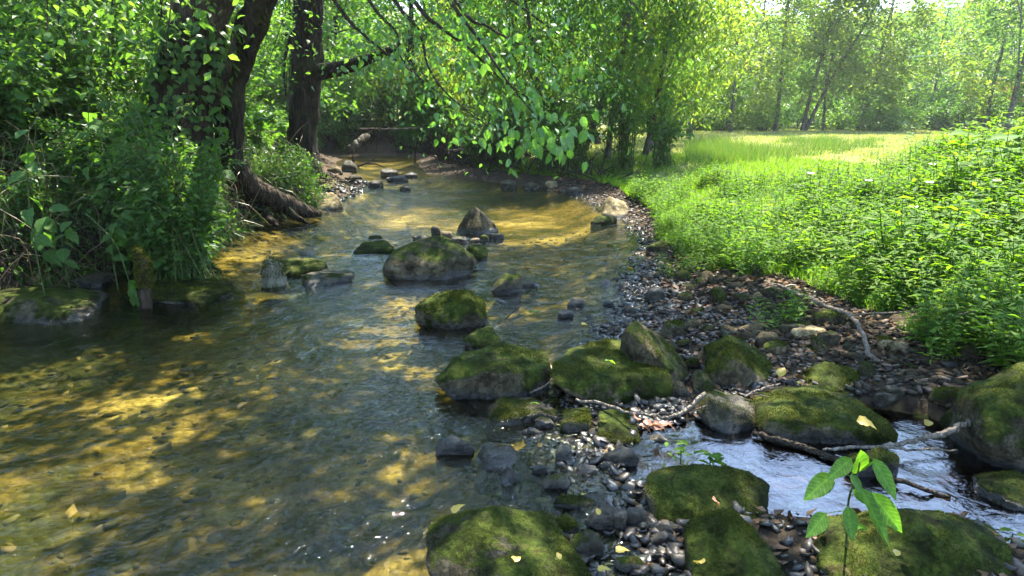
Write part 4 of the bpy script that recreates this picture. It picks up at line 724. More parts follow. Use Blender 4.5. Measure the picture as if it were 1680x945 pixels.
# trees at the far side of the meadow, each with its own look
MEAD = [('dense tree at the left end of the meadow with low spreading branches', 1190, 33, 9, .16, M_LEAF, 3.0, 1.2, (0, 0)), ('tree with a straight dark bare trunk at the meadow edge', 1262, 34, 9.5, .17, M_LEAF, 2.6, 2.3, (.2, 0)), ('leaning forked tree at the meadow edge, left stem', 1304, 35, 9, .16, M_LEAFD, 2.2, 2.2, (1.2, 0)),
        ('strongly leaning tree at the meadow edge, right stem of the fork', 1308, 35.3, 9, .15, M_LEAF, 2.4, 2.2, (3.6, 0)), ('thin upright tree just right of the leaning fork', 1338, 36, 8.5, .12, M_LEAFY, 2.0, 2.0, (.3, 0)), ('bushy tree with a slanting stem in the middle of the meadow edge', 1393, 36, 8.5, .15, M_LEAF, 2.6, 1.4, (1.2, 0)),
        ('pale feathery tree right of the middle of the meadow edge', 1500, 42, 9, .13, M_LEAFY, 2.4, 1.6, (.5, 0)), ('dense rounded tree with deep shade under it near the right of the meadow', 1598, 34, 7.5, .16, M_LEAF, 2.1, 1.6, (.2, 0)), ('tall bare stemmed tree at the right end of the meadow', 1632, 30, 11, .18, M_LEAFY, 2.4, 3.4, (1.0, 0)),
        ('thin stemmed tree beside the tall bare stem at the right end', 1655, 33, 9, .08, M_LEAFY, 1.8, 2.6, (1.0, 0)), ('pale tree filling the gap behind the leaning fork', 1345, 46, 11, .18, M_LEAFY, 3.4, 1.2, (0, 0)), ('pale tree behind the middle of the meadow edge', 1450, 50, 8, .18, M_LEAFY, 3.2, 1.0, (0, 0)), ('large pale tree behind the left end of the meadow', 1130, 42, 12, .22, M_LEAFY, 3.6, 1.0, (0, 0)), ('spreading pale tree behind the straight bare trunk', 1230, 46, 12, .2, M_LEAFY, 3.4, 1.0, (0, 0)), ('yellowish tree partly past the right edge of the view', 1720, 36, 9, .15, M_LEAFY, 2.6, 1.2, (0, 0)), ('far pale tree above the roofs at the right', 1590, 58, 7.5, .2, M_LEAFY, 3.6, .8, (0, 0))]
MEAD += [('pale soft tree of the far row beyond the meadow', 1120 + k_ * 62, 50 + (k_ * 7) % 11, 9.5 - (k_ % 3) * .8, .18, M_LEAFY, 3.2, .5, (0, 0)) for k_ in range(10)]
MEAD += [('light willow at the meadow corner beside the thicket', 1085, 23.5, 8, .1, M_LEAFY, 1.6, .6, (0, 0)), ('tall light tree behind the willow at the meadow corner', 1125, 28, 9, .14, M_LEAFP, 2.0, .8, (0, 0))]
for lab, px, y, H, r, lm, rad, zb, lean in MEAD:
    x = (px - 840) / F_PX * (y * math.cos(PITCH) * 1.0) * 1.03
    bg_tree('tree', lab, 'tree', 'trees along the far side of the meadow', x, y, H, r, zb * .45, rad * 1.1, int(32 + 17 * rad), 66, .17 + .001 * y, M_LEAFP if lm is M_LEAF or lm is M_LEAFD else lm, M_BARKG, lean, .5, -.3, nb=7)
# bushes along the meadow's far edge
for i_ in range(34):
    px = 1120 + i_ * 18 + R.normal() * 6; y = 33.5 + R.uniform(0, 9); x = (px - 840) / F_PX * y; gz = float(ground_z(np.array([x]), np.array([y]))[0])
    root = empty('bush', (x, y, gz), ['yellow green', 'mid green'][i_ % 3 == 0] + ' low bush under the trees at the far side of the meadow', 'bush', ['yellow green', 'mid green'][i_ % 3 == 0] + ' bushes along the far side of the meadow'); ge = Geo(); hb = R.uniform(.7, 1.7); C = crown_clumps((0, 0, hb * .8), (1.3, 1.2, hb), 36, .1); foliage(ge, C, 42, .3, .17)
    for e in C[::3]: tube(ge, spline([(0, 0, -.1), e * .5 + R.normal(size=3) * .05, e], 4), [.03, .008], 4, 1, cap=False)
    link('foliage', ge.mesh('foliage', [[M_LEAFY, M_LEAF][i_ % 3 == 0], M_BARKG]), root)
for i_ in range(14):
    y = R.uniform(24, 26.5); x = -10.5 + i_ * .85 + R.normal() * .3; gz = float(ground_z(np.array([x]), np.array([y]))[0])
    root = empty('bush', (x, y, gz), ['yellow green', 'pale olive', 'mid green'][i_ % 3] + ' bush leaning over the bank across the end of the stream', 'bush', ['yellow green', 'pale olive', 'mid green'][i_ % 3] + ' bushes across the end of the stream'); ge = Geo(); C = crown_clumps((0, -.3, 1.0), (1.0, .9, 1.2), 26, .1); foliage(ge, C, 40, .3, .15, droop=-.7)
    for e in C[::3]: tube(ge, spline([(0, 0, -.1), e * .5 + R.normal(size=3) * .05, e], 4), [.03, .008], 4, 1, cap=False)
    link('foliage', ge.mesh('foliage', [[M_LEAFY, M_LEAFP, M_LEAF][i_ % 3], M_BARKG]), root)
ge = Geo(); C = crown_clumps((0, 0, 1.6), (1.0, .8, .8), 26, .1); foliage(ge, C, 40, .25, .2); x = (1622 - 840) / F_PX * 38; root = empty('bush', (x, 38, .65), 'red leaved bush glowing between the trees at the right of the meadow', 'bush')
tube(ge, [(0, 0, -.1), (0, 0, 1.4)], [.05, .03], 6, 1); link('foliage', ge.mesh('foliage', [M_RED, M_BARKG]), root)
# far wood on the hills
ge = Geo(); C = []
for _ in range(420):
    a = R.uniform(-.85, .9); d = R.uniform(70, 170); x, y = d * math.sin(a), d * math.cos(a); gz = float(ground_z(np.array([x]), np.array([y]))[0]); Ht = R.uniform(7, 12)
    if d < 110 and .35 < a < .9 : Ht *= .55
    C.append(crown_clumps((x, y, gz + Ht * .5), (3.2, 3.2, Ht * .5), 16, .3))
foliage(ge, np.concatenate(C), 18, 1.0, .8, .35); link('far_woods', ge.mesh('far_woods', M_LEAF), kind='stuff')

# ------------------------------------------------------------------ left bank growth
def gz1(x, y): return float(ground_z(np.array([x]), np.array([y]))[0])
def shrub_geo(nst, hgt, spread, L, ratio, lm, T=LEAF4, droop=-.3, per=14, bare=.15, lean=(0, 0), seed=0):
    gs, gf = Geo(), Geo()
    for _ in range(nst):
        a = R.uniform(0, 6.28); s = spread * R.uniform(.3, 1); h = hgt * R.uniform(.55, 1.1); b = np.array([R.normal() * .08, R.normal() * .08, -.05])
        e = np.array([math.cos(a) * s + lean[0] * h, math.sin(a) * s + lean[1] * h, h * R.uniform(.6, 1)]); m_ = np.array([e[0] * .35, e[1] * .35, h * .75])
        p = spline([b, m_, e], 12); tube(gs, p, [.008, .005, .002], 4, cap=False)
        k = (R.uniform(bare, 1, per) * 11).astype(int); P = p[k] + R.normal(size=(per, 3)) * .035; n = per; l = L * R.uniform(.6, 1.25, n)
        leaves(gf, P, rdir(n, droop, .35), upn(n, .55), l, l * ratio, T)
    return gs, gf
KIND = ['dark oval leaved', 'small leaved bright', 'large leaved drooping', 'fine narrow leaved', 'sparse yellow green']
SHR = []
for kind_, (nst, h, sp, L, ra, lm, T, dr, per) in enumerate([(26, 1.0, .55, .085, .3, M_LEAFD, LEAF4, -.35, 26), (30, 1.2, .6, .065, .26, M_LEAF, LEAF4, -.3, 32), (22, .8, .5, .115, .32, M_LEAF, LEAF4, -.5, 18), (34, 1.1, .6, .055, .2, M_LEAFD, LANCE, -.3, 40), (20, .7, .45, .10, .36, M_LEAFY, LEAF4, -.4, 15)]):
    for v in range(2):
        gs, gf = shrub_geo(nst, h, sp, L, ra, lm, T, dr, per); SHR.append((gs.mesh('stems', M_STEM, True), gf.mesh('foliage', lm)))
def put_shrub(x, y, s, k, label, group, name='shrub', z=None, tilt=(0, 0)):
    label, group = KIND[k // 2] + ' ' + label, KIND[k // 2] + ' ' + group
    root = empty(name, (x, y, gz1(x, y) if z is None else z), label, 'shrub', group); root.rotation_euler = (tilt[0], tilt[1], R.uniform(0, 6.28)); root.scale = (s, s, s * R.uniform(.85, 1.2))
    link('stems', SHR[k][0], root); link('foliage', SHR[k][1], root); return root
for _ in range(120):
    y = R.uniform(3.6, 9.3); d = R.uniform(.12, 3.0) ** 1.0; x = eXL(y) - d
    if x < -y * .80 - .9 or (x > -3.9 and y > 6.3) or (np.hypot(x + 3.6, y - 4.9) < .42): continue
    put_shrub(x, y, R.uniform(.65, 1.25) * (1.15 if d > 1 else .75), R.integers(10), 'shrub growing in the tangle on the left bank', 'shrubs tangled on the left bank')
for _ in range(22):
    c = at(R.uniform(200, 300), R.uniform(150, 250), R.uniform(5.4, 6.3)); put_shrub(c[0], c[1], R.uniform(.8, 1.25), R.integers(10), 'shrub screening the foot of the broad trunk', 'shrubs screening the foot of the broad trunk')
for _ in range(26):
    y = R.uniform(9.5, 14.5); x = eXL(y) - R.uniform(.7, 4)
    put_shrub(x, y, R.uniform(.7, 1.4), R.integers(10), 'shrub on the bank around the dark upright trunk', 'shrubs around the dark upright trunk')
for _ in range(60):
    y = R.uniform(23.3, 27); x = R.uniform(-10, 2)
    put_shrub(x, y, R.uniform(1.0, 1.9), R.integers(10), 'shrub on the bank across the end of the stream', 'shrubs across the end of the stream')
for _ in range(46):
    y = R.uniform(22.7, 24.2); x = R.uniform(-8.5, 1.5)
    if eXL(y) - .1 < x < eXR(y) + .1 and y < 23.3: continue
    put_shrub(x, y, R.uniform(.55, 1.0), R.integers(10), 'shrub overhanging the bank face at the far end of the stream', 'shrubs on the bank face at the far end of the stream')
for _ in range(34):
    y = R.uniform(12.6, 20); x = eXB(y) + R.uniform(.1, 1.5)
    put_shrub(x, y, R.uniform(.7, 1.5), [1, 3, 6, 7, 0][R.integers(5)], 'shrub at the foot of the thicket inside the bend', 'shrubs at the foot of the thicket inside the bend')
# grass and dry stalks hanging over the lip of the left bank
n = 9000; y = R.uniform(4.2, 9.6, n); x = eXL(y) - R.uniform(-.02, .75, n); k = np.hypot(x + 3.6, y - 4.8) > .4; x, y = x[k], y[k]; n = len(x); z = ground_z(x, y); ge = Geo(); l = R.uniform(.12, .38, n)
A = np.stack([R.uniform(.2, 1, n), R.normal(size=n) * .35 - .15, R.normal(size=n) * .5 - .25], 1); leaves(ge, np.stack([x, y, z + .02], 1), A, upn(n, .4), l, .006 + .0006 * y, BLADE); link('bank_grass', ge.mesh('bank_grass', M_BGRASS), kind='stuff')
n = 520; y = R.uniform(4.0, 9.4, n); x = eXL(y) - R.uniform(-.1, 1.8, n); z = ground_z(x, y); ge = Geo()
for k in range(n):
    b = np.array([x[k], y[k], z[k]]); e = b + np.array([R.normal() * .25 + .12, R.normal() * .3 - .05, R.uniform(-.35, .75)]); tube(ge, spline([b, (b + e) / 2 + np.array([.08, 0, .16]), e], 6), [.0045, .003, .0015], 3, cap=False)
link('dry_stalks', ge.mesh('dry_stalks', M_DRY), kind='stuff')
n = 420; y = R.uniform(4.4, 9.2, n); ge = Geo()
for k in range(n):
    b = np.array([eXL(y[k]) - R.uniform(.05, .3), y[k], R.uniform(.25, .6)]); e = np.array([eXL(y[k]) + R.uniform(-.1, .12), y[k] + R.normal() * .15, R.uniform(-.02, .25)]); tube(ge, spline([b, (b + e) / 2 + np.array([.12, R.normal() * .08, .02]), e], 6), [.006, .004, .002], 3, cap=False)
link('hanging_roots', ge.mesh('hanging_roots', M_TWIGD), kind='stuff')
# dark undercut roots and dry stems at the foot of the thicket
n = 700; y = R.uniform(12.5, 24, n); ge = Geo()
for k in range(n):
    xx = eXB(y[k]) + R.uniform(-.1, .5) if R.uniform() < .7 else R.uniform(-9, 0); yy = y[k] if xx > eXB(y[k]) - .2 else R.uniform(23, 25); b = np.array([xx, yy, gz1(xx, yy)]); e = b + np.array([R.normal() * .4, R.normal() * .3, R.uniform(.05, .8)]); tube(ge, spline([b, (b + e) / 2 + R.normal(size=3) * .12, e], 5), [.012, .008, .004], 3, cap=False)
link('brushwood', ge.mesh('brushwood', M_TWIGD), kind='stuff')
# fine low growth and trailing vines covering the face of the left bank
n = 15000; y = R.uniform(3.9, 10.2, n); d = R.uniform(0, 1, n) ** 1.4 * 2.2; x = eXL(y) - d; k = (fbm(xy0(x, y), 1.6, 3, 52) > -.35) & (np.hypot(x + 3.6, y - 4.75) > .38); x, y = x[k], y[k]; n = len(x); z = ground_z(x, y); ge = Geo(); l = R.uniform(.025, .065, n)
leaves(ge, np.stack([x + R.uniform(0, .1, n), y, z + R.uniform(0, .32, n) ** 1.3], 1), rdir(n, -.2, .5) + np.array([.5, -.2, -.2]), upn(n, .6) + np.array([.4, -.3, 0]), l, l * R.uniform(.14, .34, n), LEAF4); link('bank_undergrowth', ge.mesh('bank_undergrowth', M_LEAFD), kind='stuff')
ge = Geo()
for _ in range(130):
    y0_ = R.uniform(4.3, 10); b = np.array([eXL(y0_) - R.uniform(.2, .7), y0_, 0]); b[2] = gz1(b[0], b[1]) + R.uniform(.1, .5); e = np.array([eXL(y0_) + R.uniform(-.15, .15), y0_ + R.normal() * .25, R.uniform(.03, .35)]); p = spline([b, (b + e) / 2 + np.array([.12, 0, .14]), e], 12); tube(ge, p, [.004, .003, .0015], 3, 1, cap=False)
    n = 16; k = R.integers(2, 12, n); l = R.uniform(.03, .07, n); leaves(ge, p[k] + R.normal(size=(n, 3)) * .03, rdir(n, -.8, .4), upn(n, .6), l, l * .28, LEAF4)
link('trailing_vines', ge.mesh('trailing_vines', [M_LEAF, M_STEM]), kind='stuff')
# a few broad leaved plants whose leaves can be told apart
LSH = [mesh('leaf', np.column_stack([BIG[0][:, 0], BIG[0][:, 1] * w, BIG[0][:, 2] * c]), BIG[1], m_, smooth=True) for w, c, m_ in ((.33, 1, M_BROADL), (.38, .7, M_BROADL), (.30, 1.3, M_BROADL))]
BROAD = [('broad leaved plant hanging over the water above the dark slab, left bank', 75, 330, 5.0, 9, .15), ('broad leaved seedling in front of the broad trunk', 240, 190, 6.2, 7, .17), ('broad leaved plant at the left edge beside the glossy leaves', 40, 200, 4.6, 8, .13), ('vine leaves drooping from the bank above the mossy post', 190, 340, 5.1, 9, .12), ('pale broad leaf plant against the slim dark trunk', 360, 120, 7.0, 7, .16), ('sprig of broad leaves below the exposed root', 465, 290, 9.2, 7, .17), ('broad leaves standing above the hanging grass', 320, 290, 6.4, 8, .15), ('plant with large pale leaves high on the left bank', 140, 140, 5.6, 8, .15), ('broad leaved sprout at the foot of the dark upright trunk', 500, 265, 11.5, 7, .2), ('low broad leaved plant near the orange mossed hummock', 110, 350, 4.9, 8, .11)]
for lab, px, py, Y, n, L in BROAD:
    c = at(px, py, Y); gz = gz1(c[0], c[1]); root = empty('plant', (c[0] - .1, c[1] + .05, gz), lab, 'plant'); b = np.array([c[0] - .1, c[1] + .05, gz]); ge = Geo()
    st = spline([b, (b + c) / 2 + np.array([-.04, 0, .1]), c + np.array([.05, -.05, -.05])], 16); tube(ge, st - b, [.006, .003], 5); link('stem', ge.mesh('stem', M_STEM, True), root)
    for k in range(n):
        q = st[6 + int(9 * k / (n - 1))] if n > 1 else c; a = k * 2.4 + R.uniform(0, .6); place_leaf(root, LSH[R.integers(3)], q, (math.cos(a), math.sin(a) - .3, -.35 + R.normal() * .25), (R.normal() * .3, -.5, .9), L * R.uniform(.75, 1.15))
# old post in the water, broken stump
def post(label, pts, r, name, cat, mossn, pm=None):
    p = np.array(pts); b = p[0]; ge = Geo(); tube(ge, spline(p, 24) - b, r, 16, rough=.3, seed=5); V = np.concatenate(ge.V); T = np.concatenate(ge.T); root = empty(name, tuple(b), label, cat); o = link('trunk', mesh('trunk', V, T, pm or M_BARK, smooth=True), root)
    a, bb, c = V[T[:, 0]], V[T[:, 1]], V[T[:, 2]]; nn = np.cross(bb - a, c - a); ar = np.linalg.norm(nn, axis=1); cz = (a + bb + c)[:, 2] / 3; w = ar * (cz > .45 * cz.max()); k = R.choice(len(T), mossn, p=w / w.sum()); u = R.dirichlet((1, 1, 1), mossn); P = a[k] * u[:, :1] + bb[k] * u[:, 1:2] + c[k] * u[:, 2:]; n3 = nrm(nn[k]); g2 = Geo()
    leaves(g2, P, n3 + .7 * R.normal(size=(mossn, 3)), R.normal(size=(mossn, 3)), R.uniform(.012, .03, mossn), .007, SPIKE); link('moss', g2.mesh('moss', M_MOSSB), root, kind='stuff'); return root
Yp = gp(238, 505)[1]
post('rotten upright post with a moss cap standing in the water by the left bank', [at(240, 520, Yp), at(238, 480, Yp), at(236, 440, Yp), at(228, 418, Yp), at(224, 408, Yp)], [.038, .042, .052, .034, .018], 'post', 'post', 2200)
Ys = gp(448, 468)[1]
post('pale broken tree stump with a notched top in the stream', [at(450, 475, Ys), at(448, 455, Ys), at(448, 440, Ys), at(450, 428, Ys)], [.11, .085, .075, .07], 'stump', 'stump', 700, M_STUMP)
# pale bent stalk with a drooping tip by the post
ge = Geo(); pts = [at(140, 350, 5.0), at(168, 375, 4.95), at(192, 405, 4.85), at(208, 450, 4.75), at(222, 495, 4.68)]; b = pts[0]; root = empty('plant', tuple(b), 'pale arching stalk drooping into the water beside the post', 'plant'); tube(ge, spline(pts, 18) - b, [.007, .004, .003], 5); link('stem', ge.mesh('stem', M_STEM, True), root)
for k in range(7):
    q = at(212 + k * 2.5, 460 + k * 6, 4.7); place_leaf(root, LSH[0], q, (R.normal() * .25, R.normal() * .2, -1), (R.normal() * .5, -1, .2), .09)

# ------------------------------------------------------------------ right bank: grass, leafy weeds
def weed_geo(h, n, L, ratio, T=LANCE):
    gs, gf = Geo(), Geo(); e = np.array([R.normal() * .15 * h, R.normal() * .15 * h, h]); p = spline([(0, 0, -.03), e * .5 + R.normal(size=3) * .02, e], 12); tube(gs, p, [.004, .002], 4, cap=False)
    k = np.linspace(2, 11, n).astype(int); a = np.arange(n) * 2.4 + R.uniform(0, .5, n); d = np.stack([np.cos(a), np.sin(a), .25 + .25 * R.normal(size=n)], 1); l = L * R.uniform(.7, 1.2, n) * np.linspace(1, .7, n)
    leaves(gf, p[k], d, np.array([0, 0, 1.0]) + .3 * R.normal(size=(n, 3)), l, l * ratio, T)
    return gs, gf
WK = [weed_geo(.48, 13, .16, .13), weed_geo(.42, 12, .15, .15), weed_geo(.55, 14, .18, .13), weed_geo(.38, 9, .13, .24), weed_geo(.5, 12, .14, .2), weed_geo(.6, 15, .17, .12)]
STICKL = np.array([gp(a_, b_, .15)[:2] for a_, b_ in [(1225, 480), (1255, 460), (1300, 478), (1350, 500), (1395, 518), (1412, 545), (1442, 596)]] )
STICKF = np.array([gp(a_, b_, .2)[:2] for a_, b_ in [(1395, 518), (1430, 514), (1480, 512), (1515, 505)]])
def off_stick(x, y): return (seg_d(x, y, STICKL) > .22) & (seg_d(x, y, STICKF) > .12) & (seg_d(x, y + .3, STICKL) > .16)
def weeds_at(x, y, s, name, mat2):
    k_ = off_stick(x, y); x, y, s = x[k_], y[k_], s[k_]
    n = len(x); z = ground_z(x, y); ge = Geo(); pick = R.integers(0, len(WK), n)
    for k in range(len(WK)):
        gs, gf = WK[k]; idx = np.where(pick == k)[0]; th = R.uniform(0, 6.28, len(idx)); c, sn = np.cos(th)[:, None], np.sin(th)[:, None]; lx = R.normal(size=(len(idx), 1)) * .18 - .08; ly = R.normal(size=(len(idx), 1)) * .18 - .08
        for gg, m in ((gs, 1), (gf, 0)):
            V = np.concatenate(gg.V); T = np.concatenate(gg.T); zz = np.broadcast_to(V[None, :, 2], (len(idx), len(V)))
            W = np.stack([V[None, :, 0] * c - V[None, :, 1] * sn + lx * zz, V[None, :, 0] * sn + V[None, :, 1] * c + ly * zz, zz], 2) * s[idx][:, None, None] + np.stack([x[idx], y[idx], z[idx]], 1)[:, None]
            ge.add(W.reshape(-1, 3), (T[None] + (np.arange(len(idx)) * len(V))[:, None, None]).reshape(-1, 3), m)
    return link(name, ge.mesh(name, [mat2, M_STEM]), kind='stuff')
n = 13000; y = 3.0 + 9 * R.uniform(size=n) ** 1.25; x = eXB(y) - .12 + R.uniform(0, 1, n) ** 1.2 * np.interp(y, [3, 6, 9, 12], [3.2, 4.2, 3.6, 2.4]) + .12 * fbm(xy0(y, y), .9, 2)
dens = sstep((fbm(xy0(x, y), .9, 3, 12) + .75) / .5); back = (x - eXB(y)) ; line = 12.5 - 1.1 * np.maximum(0, 4.5 - x); keepw = (R.uniform(size=n) < dens) & (y < np.interp(x / y, [.15, .3, .42, .55, .68, .8], [7, 7.2, 7.2, 8, 8.8, 8.6]) + .5 * R.normal(size=n)) & (x < y * .86 + .9)
x, y = x[keepw], y[keepw]; s = np.interp(x / y, [.2, .38, .5, .62, .75], [.55, .58, .62, .68, .85]) * R.uniform(.7, 1.25, len(x)) * np.interp(x - eXB(y), [0, .4, 1], [.65, .9, 1]) * (.85 + .6 * fbm(xy0(x, y), 1.2, 2, 40))
weeds_at(x, y, s, 'undergrowth', M_WEED)
n = 4200; y = R.uniform(5.2, 10.5, n); x = eXB(y) - .1 + R.uniform(0, 1, n) ** 1.1 * np.interp(y, [5, 7, 10], [1.6, 2.2, 1.6]); k = R.uniform(size=n) < sstep((fbm(xy0(x, y), 1.3, 3, 61) + .15) / .35); x, y = x[k], y[k]
weeds_at(x, y, R.uniform(.3, .62, len(x)) * (.9 + .5 * fbm(xy0(x, y), 1.5, 2, 62)), 'low_undergrowth', M_WEED)
n = 700; y = R.uniform(3.2, 7, n); x = eXB(y) - R.uniform(-.1, .55, n); k = fbm(xy0(x, y), 1.7, 2, 71) > .1; weeds_at(x[k], y[k], R.uniform(.2, .42, int(k.sum())), 'creeping_undergrowth', M_WEED)
# the tallest, clearest plants one by one
WME = []
for k in range(5):
    gs, gf = weed_geo(R.uniform(.55, .75), 16, R.uniform(.13, .17), R.uniform(.16, .24), LEAF4 if k % 2 else LANCE); WME.append((gs.mesh('stem', M_STEM, True), gf.mesh('foliage', M_WEED)))
for lab, grp, nn, (pa, pb), (qa, qb), s0 in [('bright lance leaved weed standing at the front of the right bank', 'weeds at the front edge of the right bank', 46, (1230, 1680), (0, 0), .62), ('tall bright weed rising against the meadow on the right', 'tall weeds against the meadow', 44, (1330, 1700), (1, 1), .8)]:
    for _ in range(nn):
        if qa == 0:
            y = R.uniform(3.2, 6.2); x = eXB(y) + R.uniform(.12, .6)
            while not off_stick(np.array([x]), np.array([y]))[0]: y = R.uniform(3.2, 6.2); x = eXB(y) + R.uniform(.12, .6)
        else: y = R.uniform(4.5, 8.6); x = R.uniform(max(2.6, .6 * y), .84 * y)
        root = empty('weed', (x, y, gz1(x, y)), lab, 'plant', grp); root.rotation_euler = (R.normal() * .12, R.normal() * .12, R.uniform(0, 6.28)); sc = s0 * R.uniform(.75, 1.2); root.scale = (sc,) * 3; m_ = WME[R.integers(5)]; link('stem', m_[0], root); link('foliage', m_[1], root)
LW = [mesh('leaf', np.column_stack([BIG[0][:, 0], BIG[0][:, 1] * w, BIG[0][:, 2] * c]), BIG[1], M_WEED, smooth=True) for w, c in ((.2, 1), (.3, .8), (.36, .9))]
for i_, (lab, px, py, Y, n, L, w) in enumerate([('weed with long pointed leaves at the right end of the bank, above the leaning stick', 1560, 480, 4.2, 10, .17, 0), ('cluster of broad leaves at the top right of the bank', 1655, 215, 6.0, 11, .2, 2), ('leafy weed nearest the right edge, low on the bank', 1660, 470, 3.6, 11, .15, 0), ('weed with oval leaves midway up the right bank', 1480, 310, 6.2, 9, .16, 1), ('upright weed beside the dry brown patch', 1610, 330, 5.0, 10, .15, 1), ('small pointed weed at the edge of the gravel', 1550, 545, 3.9, 9, .10, 0), ('round leaved plant on the left shoulder of the right bank', 1320, 385, 6.0, 8, .13, 2), ('tall broad leaved weed behind the rest at the right', 1590, 220, 7.0, 10, .2, 2), ('broad yellow green leaves above the long stick', 1380, 400, 5.2, 8, .13, 1)]):
    c = at(px, py, Y); b = np.array([c[0] + .05, c[1] + .06, min(gz1(c[0], c[1]), c[2] - .12)]); root = empty('weed', tuple(b), lab, 'plant'); ge = Geo(); st = spline([b, (b + c) / 2, c], 14); tube(ge, st - b, [.006, .003], 5); link('stem', ge.mesh('stem', M_STEM, True), root)
    for k in range(n):
        a = k * 2.4 + R.uniform(0, .5); place_leaf(root, LW[w], st[5 + int(8 * k / (n - 1))], (math.cos(a), math.sin(a), .15 + R.normal() * .2), (R.normal() * .25, -.3, 1), L * R.uniform(.75, 1.1))
# white flowers among the weeds
fl = [(1330, 285, 6.6), (1525, 300, 5.6), (1530, 270, 6.4), (1590, 272, 6.2), (1635, 297, 5.4), (1425, 297, 6.4), (1610, 276, 6.4), (1500, 340, 5.4)]
for px, py, Y in fl:
    c = at(px, py, Y); root = empty('flower', tuple(c), 'pale white bloom catching the light among the right bank weeds', 'flower', 'white blooms among the right bank weeds'); b = np.array([.02, .02, gz1(c[0], c[1]) - c[2]]); ge = Geo(); tube(ge, spline([b, b * .5 + np.array([.01, .01, 0]), np.zeros(3)], 6), [.004, .003], 4); link('stem', ge.mesh('stem', M_STEM), root)
    for k in range(5):
        a = k * 1.257; g2 = Geo(); leaves(g2, np.zeros((1, 3)), np.array([[math.cos(a), math.sin(a) - .2, .35]]), np.array([[.2, -.6, 1.0]]), .036, .016, LEAF4); link('petal', g2.mesh('petal', M_WHITE, True), root)
# grass: short tufts on the bank's left shoulder, and the meadow
def grass(name, x, y, la, lb, wd, m_, z0=0):
    n = len(x); z = ground_z(x, y); ge = Geo(); A = np.stack([R.normal(size=n) * .4, R.normal(size=n) * .4, np.ones(n)], 1); leaves(ge, np.stack([x, y, z - .01], 1), A, R.normal(size=(n, 3)) + np.array([0, -1, 0]), R.uniform(la, lb, n), wd, SPIKE); link(name, ge.mesh(name, m_), kind='stuff')
n = 52000; y = R.uniform(3.6, 15.5, n); x = eXB(y) + R.uniform(0, 1, n) ** 1.5 * np.interp(y, [3.6, 6, 12, 15], [1.2, 2.4, 4.5, 6]) - .05; k = R.uniform(size=n) < sstep((fbm(xy0(x, y), 1.3, 3, 15) + .6) / .5); x, y = x[k], y[k]; k = off_stick(x, y); x, y = x[k], y[k]
grass('bank_turf', x, y, .05, .14, .004 + .0006 * y, M_WEED)
n = 130000; y = 8 + 34 * R.uniform(size=n) ** 1.3; x = np.where(y < 22, eXB(np.minimum(y, 13.5)) + .3, 1.5) + R.uniform(0, 1, n) * (y * .95 + 1); grass('meadow_grass', x, y, .03, .09, .006 + .0011 * y, M_GRASS)
n = 15000; px_ = R.uniform(1110, 1420, n); yy = R.uniform(13, 23, n); x = (px_ - 840) / F_PX * yy * 1.03; k = (fbm(xy0(x, yy), .6, 3, 17) > .12) | ((px_ < 1240) & (yy < 18)); x, yy = x[k], yy[k]; grass('tall_meadow_grass', x, yy, .12, .34, .012, M_BGRASS)

# ------------------------------------------------------------------ sticks and twigs
def stick(label, main, r, forks=(), m_=M_TWIG, name='stick', n=24, seed=0):
    main = np.array(main); b = main[0]; root = empty(name, tuple(b), label, 'stick'); rr = np.random.default_rng(seed + 5); ge = Geo(); p = spline(main, n); p[1:-1] += rr.normal(size=(n - 2, 3)) * (np.max(r) * .35); tube(ge, p - b, r, 8, rough=.22, seed=seed); link('shaft', ge.mesh('shaft', m_, True), root)
    for f, fr in forks:
        g2 = Geo(); tube(g2, spline(np.array(f), 10) - b, fr, 5, rough=.15); link('fork', g2.mesh('fork', m_, True), root)
    return root
def G(px, py, z=.05): return gp(px, py, z)
stick('long pale forked stick lying across the gravel bar towards the domed boulder', [G(1255, 460, .14), G(1300, 478, .16), G(1350, 500, .2), G(1395, 518, .2), G(1412, 545, .2), G(1425, 580, .17), G(1442, 596, .12)], [.010, .012, .014, .014, .012, .012, .009], [([G(1395, 518, .2), G(1430, 514, .2), G(1480, 512, .22), G(1515, 505, .24)], [.007, .003]), ([G(1404, 525, .2), G(1403, 516, .23), G(1408, 512, .25)], [.006, .004]), ([G(1300, 478, .16), G(1297, 488, .13), G(1295, 492, .12)], [.005, .003]), ([G(1350, 500, .2), G(1370, 505, .2), G(1395, 507, .2)], [.005, .002]), ([G(1442, 596, .12), G(1460, 600, .12), G(1475, 598, .13)], [.008, .003])], seed=1)
stick('dark broken stick propped on the gravel by the long pale stick', [G(1230, 478, .1), G(1243, 465, .14), G(1256, 456, .18)], [.014, .012, .008], m_=M_TWIGD, seed=2)
stick('pale thin twig bending under the flat topped boulder', [G(945, 655, .08), G(985, 662, .09), G(1030, 677, .09), G(1070, 681, .08), G(1102, 684, .07), G(1130, 668, .09), G(1158, 645, .14)], [.006, .007, .007, .006, .007, .010, .010], [([G(1072, 684, .08), G(1086, 674, .1)], [.004, .002]), ([G(1138, 673, .08), G(1160, 665, .1)], [.004, .002])], seed=3)
stick('short pale twig between the peaked boulder and the wide moss boulder', [G(1222, 650, .1), G(1250, 638, .12), G(1280, 629, .14)], [.005, .006, .004], [([G(1235, 646, .1), G(1262, 651, .1)], [.004, .002])], seed=4)
stick('straight brown stick reaching from the shaded boulder over the pool', [G(1440, 733, .03), G(1490, 724, .06), G(1540, 712, .1), G(1590, 690, .14)], [.007, .011, .013, .014], seed=5)
stick('long dark wet stick lying through the pool', [G(1235, 712, .02), G(1300, 728, .025), G(1370, 750, .02), G(1440, 775, .02), G(1500, 798, .02), G(1560, 815, .01)], [.012, .014, .013, .012, .009, .006], m_=M_TWIGD, seed=6)
